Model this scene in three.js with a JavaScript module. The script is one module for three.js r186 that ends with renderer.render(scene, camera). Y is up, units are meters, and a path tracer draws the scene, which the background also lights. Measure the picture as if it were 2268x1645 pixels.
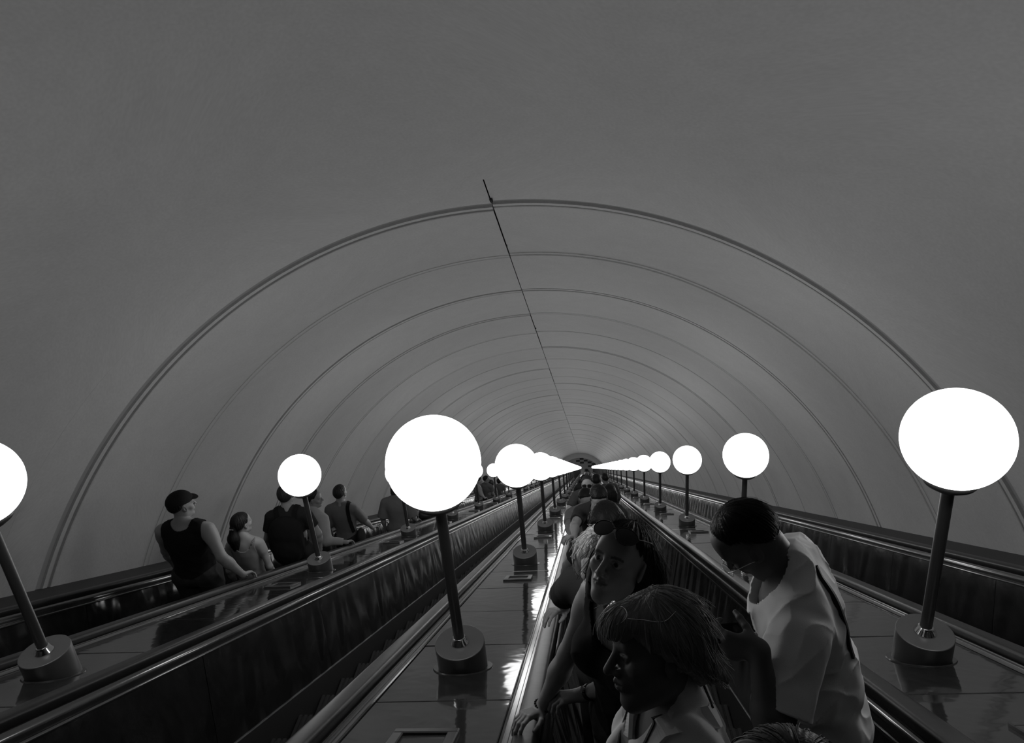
import * as THREE from 'three';
import { mergeGeometries } from 'three/addons/utils/BufferGeometryUtils.js';
import { ImprovedNoise } from 'three/addons/math/ImprovedNoise.js';

// ------------------------------------------------------------------ camera, light, exposure
const scene = new THREE.Scene();
scene.background = new THREE.Color(0x000000);
const FOCAL = 1590, IMG_W = 2268, IMG_H = 1645;
const TILT = Math.PI / 6;                                   // the escalators run down at 30 degrees
const AX = new THREE.Vector3(0, -Math.sin(TILT), -Math.cos(TILT));   // along the tunnel, downwards
const NX = new THREE.Vector3(0, Math.cos(TILT), -Math.sin(TILT));    // square to the incline, upwards
const XX = new THREE.Vector3(1, 0, 0);
const EYE_X = 0.626;
const at = (x, s, h) => new THREE.Vector3().addScaledVector(XX, x).addScaledVector(AX, s).addScaledVector(NX, h);
const camera = new THREE.PerspectiveCamera(2 * Math.atan(IMG_H / 2 / FOCAL) * 180 / Math.PI, IMG_W / IMG_H, 0.05, 400);
camera.position.copy(at(EYE_X, 0, 0));
{
  const mixed = (l, n, a) => new THREE.Vector3().addScaledVector(XX, l).addScaledVector(NX, n).addScaledVector(AX, a);
  const forward = mixed(-0.09219, 0.13718, 0.98625), down = mixed(-0.05643, -0.98959, 0.13237);
  camera.up.copy(down).negate();
  camera.lookAt(camera.position.clone().add(forward));
}
camera.updateMatrixWorld();
const renderer = new THREE.WebGLRenderer({ antialias: true });
renderer.toneMapping = THREE.LinearToneMapping;
renderer.toneMappingExposure = 0.74;
renderer.shadowMap.enabled = true;
const LAMP_POWER = 0.5;      // candela of each globe lamp (the only lights of the tunnel)
const GLOBE_GLOW = 5.0;       // what the eye sees of the opal glass

// ------------------------------------------------------------------ helpers
let seed = 20240607;
const rnd = () => { seed = (seed * 1664525 + 1013904223) >>> 0; return seed / 4294967296; };
const noise = new ImprovedNoise();
const names = {};
function numbered(name) {
  const k = names[name] = (names[name] ?? -1) + 1;
  return k ? `${name}_${String(k).padStart(3, '0')}` : name;
}
function shade(o) { o.traverse(c => { if (c.isMesh) { c.castShadow = true; c.receiveShadow = true; } }); return o; }
function group(name, label, category, opts = {}) {
  const g = new THREE.Group();
  g.name = numbered(name);
  g.userData = { label };
  if (category) g.userData.category = category;
  if (opts.group) g.userData.group = opts.group;
  if (opts.kind) g.userData.kind = opts.kind;
  scene.add(g);
  return g;
}
function inclined(g) { g.rotation.x = -TILT; return g; }     // its children use (x, h, -s)
function part(parent, name, geometry, material, label) {
  const m = new THREE.Mesh(geometry, material);
  m.name = name;
  if (label) m.userData.label = label;
  m.castShadow = m.receiveShadow = true;
  parent.add(m);
  return m;
}
function geo(pos, nor, uv, idx, col) {
  const g = new THREE.BufferGeometry();
  g.setAttribute('position', new THREE.Float32BufferAttribute(pos, 3));
  if (nor) g.setAttribute('normal', new THREE.Float32BufferAttribute(nor, 3));
  if (uv) g.setAttribute('uv', new THREE.Float32BufferAttribute(uv, 2));
  if (col) g.setAttribute('color', new THREE.Float32BufferAttribute(col, 3));
  if (idx) g.setIndex(idx);
  if (!nor) g.computeVertexNormals();
  return g;
}
// a bar of constant section: pts are [x, h] round the section (outside on the right hand), running from s0 to s1
function bar(pts, s0, s1, { smooth = 35, cuts = 1, closed = true } = {}) {
  const P = [], N = [], U = [], I = [];
  const n = pts.length, edges = closed ? n : n - 1;
  let area = 0;
  for (let i = 0; i < n; i++) { const a = pts[i], b = pts[(i + 1) % n]; area += a[0] * b[1] - b[0] * a[1]; }
  const flip = area < 0 ? -1 : 1;
  const en = [];
  for (let i = 0; i < edges; i++) {
    const a = pts[i], b = pts[(i + 1) % n], dx = b[0] - a[0], dh = b[1] - a[1], l = Math.hypot(dx, dh) || 1;
    en.push([dh / l * flip, -dx / l * flip]);
  }
  const cosLim = Math.cos(smooth * Math.PI / 180);
  const vn = (i, e) => {
    const o = i === e ? (e - 1 + edges) % edges : (e + 1) % edges;
    if (!closed && ((i === e && e === 0) || (i !== e && e === edges - 1))) return en[e];
    const d = en[e][0] * en[o][0] + en[e][1] * en[o][1];
    if (d < cosLim) return en[e];
    const x = en[e][0] + en[o][0], y = en[e][1] + en[o][1], l = Math.hypot(x, y);
    return [x / l, y / l];
  };
  let run = 0;
  for (let e = 0; e < edges; e++) {
    const a = pts[e], b = pts[(e + 1) % n], len = Math.hypot(b[0] - a[0], b[1] - a[1]);
    const na = vn(e, e), nb = vn(e + 1, e);
    for (let c = 0; c < cuts; c++) {
      const sa = s0 + (s1 - s0) * c / cuts, sb = s0 + (s1 - s0) * (c + 1) / cuts, k = P.length / 3;
      P.push(a[0], a[1], -sa, b[0], b[1], -sa, b[0], b[1], -sb, a[0], a[1], -sb);
      N.push(na[0], na[1], 0, nb[0], nb[1], 0, nb[0], nb[1], 0, na[0], na[1], 0);
      U.push(sa, run, sa, run + len, sb, run + len, sb, run);
      if (flip > 0) I.push(k, k + 2, k + 1, k, k + 3, k + 2); else I.push(k, k + 1, k + 2, k, k + 2, k + 3);
    }
    run += len;
  }
  if (closed) {
    const tri = THREE.ShapeUtils.triangulateShape(pts.map(p => new THREE.Vector2(p[0], p[1])), []);
    for (const [s, nz] of [[s0, 1], [s1, -1]]) {
      const k = P.length / 3;
      for (const p of pts) { P.push(p[0], p[1], -s); N.push(0, 0, nz); U.push(p[0], p[1]); }
      for (const t of tri) I.push(k + t[0], k + t[nz * flip > 0 ? 1 : 2], k + t[nz * flip > 0 ? 2 : 1]);
    }
  }
  return geo(P, N, U, I);
}
const boxSection = (x0, x1, h0, h1, c = 0) => c ? [[x0 + c, h0], [x1 - c, h0], [x1, h0 + c], [x1, h1 - c], [x1 - c, h1], [x0 + c, h1], [x0, h1 - c], [x0, h0 + c]] : [[x0, h0], [x1, h0], [x1, h1], [x0, h1]];
const mirrorSection = (pts, x0, side) => (side > 0 ? pts.map(p => [x0 + p[0], p[1]]) : pts.map(p => [x0 - p[0], p[1]]).reverse());
// an upright box with chamfered top edges, size in x, h, s
function slab(w, t, l, c = 0.003) {
  const P = [], I = [];
  const rings = [[w / 2, -t, l / 2], [w / 2, -c, l / 2], [w / 2 - c, 0, l / 2 - c]];
  for (const [a, h, b] of rings) P.push(-a, h, b, a, h, b, a, h, -b, -a, h, -b);
  for (let r = 0; r < 2; r++) for (let i = 0; i < 4; i++) { const j = (i + 1) % 4; I.push(r * 4 + i, r * 4 + j, r * 4 + 4 + j, r * 4 + i, r * 4 + 4 + j, r * 4 + 4 + i); }
  I.push(8, 9, 10, 8, 10, 11);
  const g = geo(P, null, null, I).toNonIndexed();
  g.computeVertexNormals();
  const p = g.attributes.position, uv = [];
  for (let i = 0; i < p.count; i++) uv.push(p.getX(i), p.getZ(i));
  g.setAttribute('uv', new THREE.Float32BufferAttribute(uv, 2));
  return g;
}
function lathe(pts, seg = 40) { return new THREE.LatheGeometry(pts.map(p => new THREE.Vector2(p[0], p[1])), seg); }
function tube(points, r, seg = 24, rad = 6, closed = false) {
  return new THREE.TubeGeometry(new THREE.CatmullRomCurve3(points.map(p => p.isVector3 ? p : new THREE.Vector3(...p)), closed), seg, r, rad, closed);
}

// ------------------------------------------------------------------ procedural textures
function noiseTexture(size, fn) {
  const d = new Uint8Array(size * size * 4);
  for (let y = 0; y < size; y++) for (let x = 0; x < size; x++) {
    const v = Math.max(0, Math.min(255, Math.round(255 * fn(x / size, y / size)))), k = (y * size + x) * 4;
    d[k] = d[k + 1] = d[k + 2] = v; d[k + 3] = 255;
  }
  const t = new THREE.DataTexture(d, size, size);
  t.wrapS = t.wrapT = THREE.RepeatWrapping;
  t.magFilter = THREE.LinearFilter; t.minFilter = THREE.LinearMipmapLinearFilter; t.generateMipmaps = true;
  t.needsUpdate = true;
  return t;
}
// repeats without a seam: noise on two circles
function loop(u, v, fu, fv, off) {
  const a = u * Math.PI * 2, b = v * Math.PI * 2;
  return noise.noise(Math.cos(a) * fu + off, Math.sin(a) * fu + Math.cos(b) * fv + off * 2.3, Math.sin(b) * fv + 7.7 + off);
}
const scaled = (t, u, v) => { const c = t.clone(); c.repeat.set(u, v); c.needsUpdate = true; return c; };
const wavyTex = noiseTexture(512, (u, v) => 0.5 + 0.4 * loop(u, v, 0.95, 0.35, 1.2) + 0.05 * loop(u, v, 2.4, 0.6, 5.1));
const softTex = noiseTexture(512, (u, v) => 0.5 + 0.35 * loop(u, v, 0.9, 0.9, 3.3) + 0.15 * loop(u, v, 2.6, 2.6, 6.1));
const grainTex = noiseTexture(512, (u, v) => 0.72 + 0.12 * loop(u, v, 3, 3, 2.2) + 0.1 * loop(u, v, 11, 11, 4.4) + 0.1 * (((Math.sin(u * 91733.1 + v * 4711.7) * 43758.5453) % 1 + 1) % 1 - 0.5));
const plasterTex = noiseTexture(1024, (u, v) => 0.92 + 0.012 * loop(u, v, 1.2, 1.2, 8.2) + 0.015 * loop(u, v, 4, 4, 1.9) + 0.03 * loop(u, v, 30, 30, 0.4));
const clothTex = noiseTexture(256, (u, v) => 0.5 + 0.2 * Math.sin(u * 256 * 1.2) * Math.sin(v * 256 * 1.2) + 0.3 * loop(u, v, 9, 9, 3.1));
for (const t of [plasterTex, grainTex]) t.colorSpace = THREE.SRGBColorSpace;

const grey = v => new THREE.Color().setRGB(v, v, v);
const mat = (v, rough, more = {}) => new THREE.MeshPhysicalMaterial({ color: grey(v), roughness: rough, ...more });
const M = {
  vault: mat(0.62, 0.6, { map: scaled(plasterTex, 0.25, 0.25), bumpMap: scaled(softTex, 0.4, 0.4), bumpScale: 0.0015 }),
  channel: mat(0.36, 0.7), channelFaint: mat(0.5, 0.7),
  backing: mat(0.02, 0.9),
  plate: mat(0.055, 0.07, { map: scaled(grainTex, 1.1, 1.1), bumpMap: scaled(softTex, 1.3, 1.3), bumpScale: 0.0016, specularIntensity: 1.0, ior: 1.62 }),
  core: mat(0.04, 0.6),
  strip: mat(0.26, 0.17, { metalness: 0.85 }),
  moulding: mat(0.2, 0.12, { metalness: 0.9, bumpMap: scaled(softTex, 0.8, 0.8), bumpScale: 0.001 }),
  rubber: mat(0.01, 0.36, { bumpMap: scaled(softTex, 2.1, 2.1), bumpScale: 0.0008 }),
  panel: mat(0.036, 0.1, { map: scaled(grainTex, 0.7, 0.7), bumpMap: scaled(wavyTex, 0.8, 0.8), bumpScale: 0.019, ior: 1.6 }),
  skirt: mat(0.03, 0.5),
  skirtLine: mat(0.35, 0.3, { metalness: 0.8 }),
  step: mat(0.1, 0.6, { metalness: 0.3 }),
  pole: mat(0.13, 0.36, { metalness: 0.75 }),
  base: mat(0.17, 0.4, { metalness: 0.6 }),
  chrome: mat(0.75, 0.12, { metalness: 1 }),
  cup: mat(0.05, 0.4, { metalness: 0.4 }),
  hatch: mat(0.03, 0.22),
  frame: mat(0.12, 0.3, { metalness: 0.8 }),
  globe: new THREE.MeshStandardMaterial({ color: 0xffffff, roughness: 0.25, emissive: 0xffffff, emissiveIntensity: GLOBE_GLOW }),
  tileLight: mat(0.4, 0.3), tileDark: mat(0.03, 0.3), hall: mat(0.35, 0.7), backWallDark: mat(0.05, 0.8),
};

// ------------------------------------------------------------------ measurements (metres along the incline)
const PITCH = 2.0845, DECK = -0.915, LAMP_STEP = 3.726, PLATE = LAMP_STEP / 4, NOSE = -1.68;
const S_TOP = -7, S_END = 124.5, LAMPS = 33;
const VX = -0.12, VH = -2.15, VR = 4.72;                    // the vault: one circle

// ------------------------------------------------------------------ vault
function arcShell(a0, a1, profile, seg = 40) {               // profile: [radius, s] points; a in degrees
  const P = [], N = [], U = [], I = [];
  for (let e = 0; e < profile.length - 1; e++) {
    const [r0, s0] = profile[e], [r1, s1] = profile[e + 1];
    const dr = r1 - r0, ds = s1 - s0, l = Math.hypot(dr, ds);
    const nr = -ds / l, ns = dr / l, k = P.length / 3;       // towards the axis when s grows
    for (let i = 0; i <= seg; i++) {
      const a = (a0 + (a1 - a0) * i / seg) * Math.PI / 180, c = Math.cos(a), w = Math.sin(a);
      for (const [r, s] of [[r0, s0], [r1, s1]]) {
        P.push(VX + c * r, VH + w * r, -s); N.push(c * nr, w * nr, -ns); U.push(s, a * VR);
      }
    }
    for (let i = 0; i < seg; i++) { const q = k + 2 * i; I.push(q, q + 3, q + 1, q, q + 2, q + 3); }
  }
  return geo(P, N, U, I);
}
{
  const vault = inclined(group('ceiling', 'pale painted barrel vault of the tunnel, split into ring panels', null, { kind: 'structure' }));
  const A0 = 9, A1 = 171, gap = 0.006 / VR * 180 / Math.PI;
  part(vault, 'backing_shell', arcShell(A0, A1, [[VR + 0.14, S_TOP], [VR + 0.14, S_END + 1]], 64), M.backing);
  part(vault, 'smooth_vault', arcShell(A0, A1, [[VR + 0.12, S_TOP - 0.02], [VR, S_TOP - 0.02], [VR, 6.03], [VR + 0.12, 6.03]], 96), M.vault);
  const rings = [];
  for (let k = 0; k < 71; k++) rings.push(6.72 + 1.664 * k + (k % 3 === 1 ? -0.04 : k % 3 === 2 ? 0.05 : 0));
  for (const side of [1, -1]) {
    const a0 = side > 0 ? A0 : 90 + gap, a1 = side > 0 ? 90 - gap : A1;
    const shift = side > 0 ? -0.04 : 0.03;
    let from = 6.034;
    rings.concat([S_END + 0.4]).forEach((s, k) => {
      const far = s > 45, strong = k === 0 || k === 2, medium = [3, 5, 8, 11].includes(k), w1 = k === 0 ? 0.085 : strong ? 0.06 : medium ? 0.035 : 0.045, w2 = k === 0 ? 0.05 : strong ? 0.045 : 0.03, mid = 0.055;
      const end = k === 71 ? s : s + shift - mid / 2 - w1;
      const bulge = 0.004 * (((k * 5 + (side > 0 ? 2 : 0)) % 4) - 1.5);
      const rr = VR + (k === 0 ? 0.006 : bulge);
      part(vault, 'panel', arcShell(a0, a1, [[VR + 0.12, from], [rr + 0.006, from], [rr, from + 0.008], [rr, end - 0.008], [rr + 0.006, end], [VR + 0.12, end]], far ? 28 : 48), M.vault);
      if (k < 71) {
        const depth = k === 0 ? 0.03 : strong ? 0.024 : medium ? 0.02 : 0.009;
        part(vault, 'joint_channel', arcShell(a0, a1, [[VR + depth, end - 0.004], [VR + depth, s + shift + mid / 2 + w2 + 0.004]], far ? 28 : 48), strong || medium ? M.channel : M.channelFaint);
        part(vault, 'joint_strip', arcShell(a0, a1, [[VR + 0.05, s + shift - mid / 2], [VR + 0.002, s + shift - mid / 2], [VR + 0.002, s + shift + mid / 2], [VR + 0.05, s + shift + mid / 2]], far ? 28 : 48), M.vault);
        from = s + shift + mid / 2 + w2;
      }
    });
  }
  // small dark clips hanging in the crown gap
  const clip = new THREE.CapsuleGeometry(0.011, 0.03, 3, 8).rotateX(Math.PI / 2);
  for (const [s, w] of [[6.52, 1.5], [7.95, 0.8], [12.9, 1.3], [14.2, 0.7], [16.4, 0.8], [19.2, 1], [21, 0.8], [26.2, 1.2], [31, 1], [40, 1.2]]) {
    const c = part(vault, 'clip', clip, M.backing);
    c.position.set(VX + 0.006 * w, VH + VR - 0.006, -s); c.scale.setScalar(w);
  }
  const back = inclined(group('wall_back_darkened', 'unseen wall added at the upper end of the tunnel, darkened to cut bounce light', null, { kind: 'structure' }));
  part(back, 'wall_slab', new THREE.BoxGeometry(11, 9, 0.3).translate(0, 0, -S_TOP + 0.15), M.backWallDark);  // unseen wall behind the camera, kept dark to cut bounce onto the near people
  const floor = inclined(group('floor', 'dark pit floor under the escalators', null, { kind: 'structure' }));
  part(floor, 'floor_slab', bar(boxSection(-4.9, 4.75, -2.6, -2.3), S_TOP, S_END + 2), M.core);
}

// ------------------------------------------------------------------ balustrades, handrails, escalators
const half = {
  strip: [[0.283, -0.03], [0.335, -0.03], [0.335, 0.004], [0.331, 0.012], [0.326, 0.012], [0.324, 0.008], [0.318, 0.008], [0.316, 0.012], [0.302, 0.012], [0.3, 0.008], [0.297, 0.008], [0.295, 0.011], [0.287, 0.008], [0.283, 0.002]],
  guide: [[0.335, -0.05], [0.43, -0.05], [0.43, -0.004], [0.405, 0.002], [0.405, 0.02], [0.357, 0.02], [0.357, 0.002], [0.335, 0]],
  moulding: [[0.42, -0.002], [0.431, 0.003], [0.4375, -0.002], [0.4425, -0.01], [0.446, -0.02], [0.448, -0.031], [0.449, -0.043], [0.4495, -0.046], [0.4505, -0.051], [0.448, -0.055], [0.4505, -0.059], [0.453, -0.063], [0.453, -0.07], [0.42, -0.07]],
  panel: [[0.425, -0.074], [0.431, -0.071], [0.435, -0.077], [0.545, -0.613], [0.543, -0.619], [0.53, -0.619]],
  skirtLine: [[0.53, -0.62], [0.546, -0.62], [0.5505, -0.6225], [0.5515, -0.6265], [0.55, -0.63], [0.53, -0.63]],
  skirt: [[0.53, -0.631], [0.545, -0.631], [0.549, -0.65], [0.549, -1.1], [0.53, -1.1]],
  rail: [],
};
{
  const c = 0.381, w = 0.0435, r = 0.02;                     // the rubber belt: a flat C with round shoulders
  const top = 0.056, low = 0.004;
  const round = [];
  for (let i = 0; i <= 6; i++) { const a = Math.PI / 2 * i / 6; round.push([c + w - r + r * Math.sin(a), top - r + r * Math.cos(a)]); }
  const right = [[c + 0.012, top + 0.001], ...round, [c + w, low + 0.008], [c + w - 0.004, low], [c + w - 0.012, low], [c + 0.026, low + 0.016]];
  half.rail = [...right, ...right.map(p => [2 * c - p[0], p[1]]).reverse()].reverse();
}
const shapes = {};
function sideParts(g, x0, side) {
  part(g, 'edge_strip', bar(mirrorSection(half.strip, x0, side).map(p => [p[0], p[1] + DECK]), S_TOP, S_END, { smooth: 20 }), M.strip);
  part(g, 'rail_guide', bar(mirrorSection(half.guide, x0, side).map(p => [p[0], p[1] + DECK]), S_TOP, S_END, { smooth: 5 }), M.core);
  part(g, 'moulding', bar(mirrorSection(half.moulding, x0, side).map(p => [p[0], p[1] + DECK]), S_TOP, S_END, { smooth: 38 }), M.moulding);
  part(g, 'skirt_line', bar(mirrorSection(half.skirtLine, x0, side).map(p => [p[0], p[1] + DECK]), S_TOP, S_END, { smooth: 40 }), M.skirtLine);
  part(g, 'skirt', bar(mirrorSection(half.skirt, x0, side).map(p => [p[0], p[1] + DECK]), S_TOP, S_END, { smooth: 30 }), M.skirt);
  const L = PLATE * 2;
  for (let k = 0; k * L + S_TOP < S_END - 0.5; k++) {
    const v = k % 4, key = `${side}${v}`;
    shapes[key] ??= bar(mirrorSection(half.panel, 0, side), v * 1.37, v * 1.37 + L - 0.006, { smooth: 12, cuts: 2 }).translate(0, 0, v * 1.37);
    const p = part(g, 'side_panel', shapes[key], M.panel);
    p.position.set(x0, DECK, -(S_TOP + k * L));
  }
}
const decks = [[-1, 'left of the empty escalator'], [0, 'between the empty and the crowded escalator'], [1, 'right of the crowded escalator']];
const hatchRim = (() => {
  const w = 0.235, l = 0.24, b = 0.038, t = 0.016;
  const parts = [];
  for (const [sx, sz, lx, lz] of [[0, l / 2 - b / 2, w, b], [0, -l / 2 + b / 2, w, b], [w / 2 - b / 2, 0, b, l - 2 * b], [-w / 2 + b / 2, 0, b, l - 2 * b]]) parts.push(slab(lx, t + 0.01, lz, 0.004).translate(sx, t, sz));
  return mergeGeometries(parts);
})();
const hatchLid = slab(0.235 - 0.07, 0.01, 0.24 - 0.07, 0.002).translate(0, 0.004, 0);
const plateShapes = [0, 1, 2].map(v => { const g = slab(0.558, 0.02, PLATE - 0.009, 0.0035); const u = g.attributes.uv; for (let i = 0; i < u.count; i++) u.setXY(i, u.getX(i) + v * 0.37, u.getY(i) + v * 0.71); return g; });
for (const [row, where] of decks) {
  const x0 = row * PITCH;
  const g = inclined(group('balustrade', `glossy dark balustrade deck with lamps, ${where}`, 'balustrade'));
  part(g, 'core', bar(boxSection(x0 - 0.34, x0 + 0.34, DECK - 1.2, DECK - 0.024), S_TOP, S_END), M.core);
  for (let k = -10; k < 131; k++) {
    const s = 3.035 + PLATE * (k + 0.5);
    if (s < S_TOP || s > S_END) continue;
    const p = part(g, 'deck_plate', plateShapes[(k + 30) % 3], M.plate);
    p.position.set(x0, DECK + 0.0004 * ((k * 37 + 111) % 5), -s);
    p.rotation.x = 0.0011 * (((k * 53 + 200) % 7) - 3); p.rotation.z = 0.0016 * (((k * 29 + 300) % 7) - 3);
  }
  for (let k = 0; k < LAMPS; k++) {
    const s = 3.54 + LAMP_STEP * k - 0.98;
    const lid = new THREE.Group(); lid.name = 'hatch'; lid.position.set(x0 + 0.015, DECK + 0.001, -s); g.add(lid);
    part(lid, 'rim', hatchRim, M.frame); part(lid, 'lid', hatchLid, M.hatch);
  }
  sideParts(g, x0, 1); sideParts(g, x0, -1);
}
for (const side of [-1, 1]) {
  const x0 = side * 2 * PITCH;
  const g = inclined(group('balustrade', side < 0 ? 'dark balustrade along the left wall of the vault' : 'dark balustrade along the right wall of the vault', 'balustrade'));
  const inner = -side;
  part(g, 'ledge', bar(boxSection(...(side > 0 ? [x0 - 0.34, 4.7] : [-4.85, x0 + 0.34]), DECK - 1.2, DECK - 0.02), S_TOP, S_END), M.core);
  sideParts(g, x0, inner);
}
const lanes = [[-1.5, 'escalator with the queue of backs along the left wall'], [-0.5, 'empty escalator left of the centre lamps'], [0.5, 'crowded escalator in the middle'], [1.5, 'empty escalator along the right wall']];
const rails = [];
for (const d of [-1, 0, 1]) rails.push([d, -1], [d, 1]);
rails.push([-2, 1], [2, -1]);
const railWords = { '-1-1': 'left edge of the left lamp deck', '-11': 'right edge of the left lamp deck', '0-1': 'left edge of the centre lamp deck', '01': 'right edge of the centre lamp deck', '1-1': 'left edge of the right lamp deck', '11': 'right edge of the right lamp deck', '-21': 'left wall of the vault', '2-1': 'right wall of the vault' };
for (const [d, side] of rails) {
  const g = inclined(group('handrail', `black rubber handrail belt along the ${railWords[`${d}${side}`]}`, 'handrail'));
  part(g, 'belt', bar(mirrorSection(half.rail, d * PITCH, side).map(p => [p[0], p[1] + DECK]), S_TOP, S_END, { smooth: 50 }), M.rubber);
}
const RUN = 0.4, RISE = RUN * Math.tan(TILT), STEP_S = RUN / Math.cos(TILT);
// treads: the edge of each step touches the nosing line; local axes of the step are level
const stepGeo = (() => {
  const w = 0.98, P = [[0, 0], [-0.012, -0.004], [-0.016, -RISE - 0.01], [RUN, -RISE - 0.01], [RUN, 0]];   // z, y ; z grows downhill here
  const parts = [];
  const ribs = 26;
  parts.push(new THREE.BoxGeometry(w, 0.02, RUN).translate(0, -0.022, -RUN / 2));
  for (let i = 0; i < ribs; i++) parts.push(new THREE.BoxGeometry(w / ribs * 0.55, 0.012, RUN).translate(-w / 2 + w * (i + 0.5) / ribs, -0.006, -RUN / 2));
  const riser = new THREE.PlaneGeometry(w, RISE, 1, 6).translate(0, -RISE / 2 - 0.01, 0);
  const p = riser.attributes.position;
  for (let i = 0; i < p.count; i++) { const y = p.getY(i); p.setZ(i, -0.03 + 0.03 * Math.pow(1 + y / RISE, 2) - 0.002); }
  riser.computeVertexNormals();
  riser.rotateY(Math.PI); riser.translate(0, 0, -RUN);
  parts.push(riser);
  return mergeGeometries(parts.map(g => g.toNonIndexed()));
})();
const stepPlain = mergeGeometries([new THREE.BoxGeometry(0.98, 0.02, RUN).translate(0, -0.011, -RUN / 2), new THREE.BoxGeometry(0.98, RISE, 0.02).translate(0, -RISE / 2, -RUN + 0.01)]);
const stepNose = (lane, k) => at(lane * PITCH, k * STEP_S + S_TOP + 0.3 + (lane > 0 ? 0.1 : 0), NOSE).add(new THREE.Vector3(0, -RISE, 0));
for (const [lane, words] of lanes) {
  const g = group('escalator_steps', `dark ribbed step band of the ${words}`, 'escalator');
  const rest = [];
  const n = Math.floor((S_END - S_TOP) / STEP_S) - 1;
  for (let k = 0; k < n; k++) {
    const q = stepNose(lane, k);
    if (k > 12 && k < 50) { const st = part(g, 'step', stepGeo, M.step); st.position.copy(q); }
    else rest.push(stepPlain.clone().translate(q.x, q.y, q.z));
  }
  const r = part(g, 'distant_steps', mergeGeometries(rest), M.step); r.userData.kind = 'stuff';
}
// height of the tread under a world point in a lane
function treadAt(lane, z) {
  const z0 = stepNose(lane, 0).z;
  const k = Math.floor((z0 - z) / RUN);
  return stepNose(lane, k).y;
}

// ------------------------------------------------------------------ lamps
const GLOBE_Y = 1.113, GLOBE_R = 0.2;
const lampParts = {
  flange: new THREE.CylinderGeometry(0.14, 0.143, 0.005, 40).rotateX(-TILT).translate(0, 0.003, 0),
  base: lathe([[0, 0.154], [0.112, 0.154], [0.1155, 0.1525], [0.117, 0.149], [0.117, -0.085], [0, -0.085]], 48),
  ferrule: lathe([[0.0245, 0.186], [0.029, 0.185], [0.033, 0.174], [0.044, 0.158], [0.045, 0.154], [0.0245, 0.154]], 28),
  pole: new THREE.CylinderGeometry(0.0245, 0.0245, GLOBE_Y - GLOBE_R - 0.154 + 0.01, 24, 1, true).translate(0, (0.154 + GLOBE_Y - GLOBE_R + 0.01) / 2, 0),
  cup: lathe([[0.0245, 0.875], [0.032, 0.879], [0.062, 0.893], [0.094, 0.914], [0.103, 0.928], [0.104, 0.943], [0.099, 0.9435], [0.094, 0.934], [0.06, 0.918], [0, 0.911]], 36),
  globe: new THREE.SphereGeometry(GLOBE_R, 48, 32).translate(0, GLOBE_Y, 0),
};
const lowGlobe = new THREE.SphereGeometry(GLOBE_R, 20, 14).translate(0, GLOBE_Y, 0);
const ordinal = ['nearest', 'second', 'third', 'fourth', 'fifth', 'sixth', 'seventh', 'eighth', 'ninth', 'tenth'];
const rowWord = { '-1': 'left lamp deck', '0': 'centre lamp deck', '1': 'right lamp deck' };
for (const row of [0, 1, -1]) for (let k = 0; k < LAMPS; k++) {
  const label = k === 0 && row < 0 ? 'white globe lamp cut by the left edge of the picture'
    : k < 10 ? `white globe lamp on dark pole, ${ordinal[k]} along the ${rowWord[row]}` : `tiny far globe lamp, beyond the tenth on the ${rowWord[row]}`;
  const g = group('globe_lamp', label, 'lamp', { group: k < 10 ? `globe lamps on the ${rowWord[row]}` : `far globe lamps on the ${rowWord[row]}` });
  g.position.copy(at(row * PITCH, 3.54 + LAMP_STEP * k, DECK));
  for (const [n, m] of [['flange', M.hatch], ['base', M.base], ['ferrule', M.chrome], ['pole', M.pole], ['cup', M.cup]]) part(g, n, lampParts[n], m);
  part(g, 'globe', k < 6 ? lampParts.globe : lowGlobe, M.globe, 'glowing opal glass globe');
  const l = new THREE.PointLight(0xffffff, LAMP_POWER, 0, 2);
  l.name = 'globe_light'; l.position.y = GLOBE_Y; l.castShadow = true; l.shadow.radius = GLOBE_R / 0.02 * 0.95;
  g.add(l);
}

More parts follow.
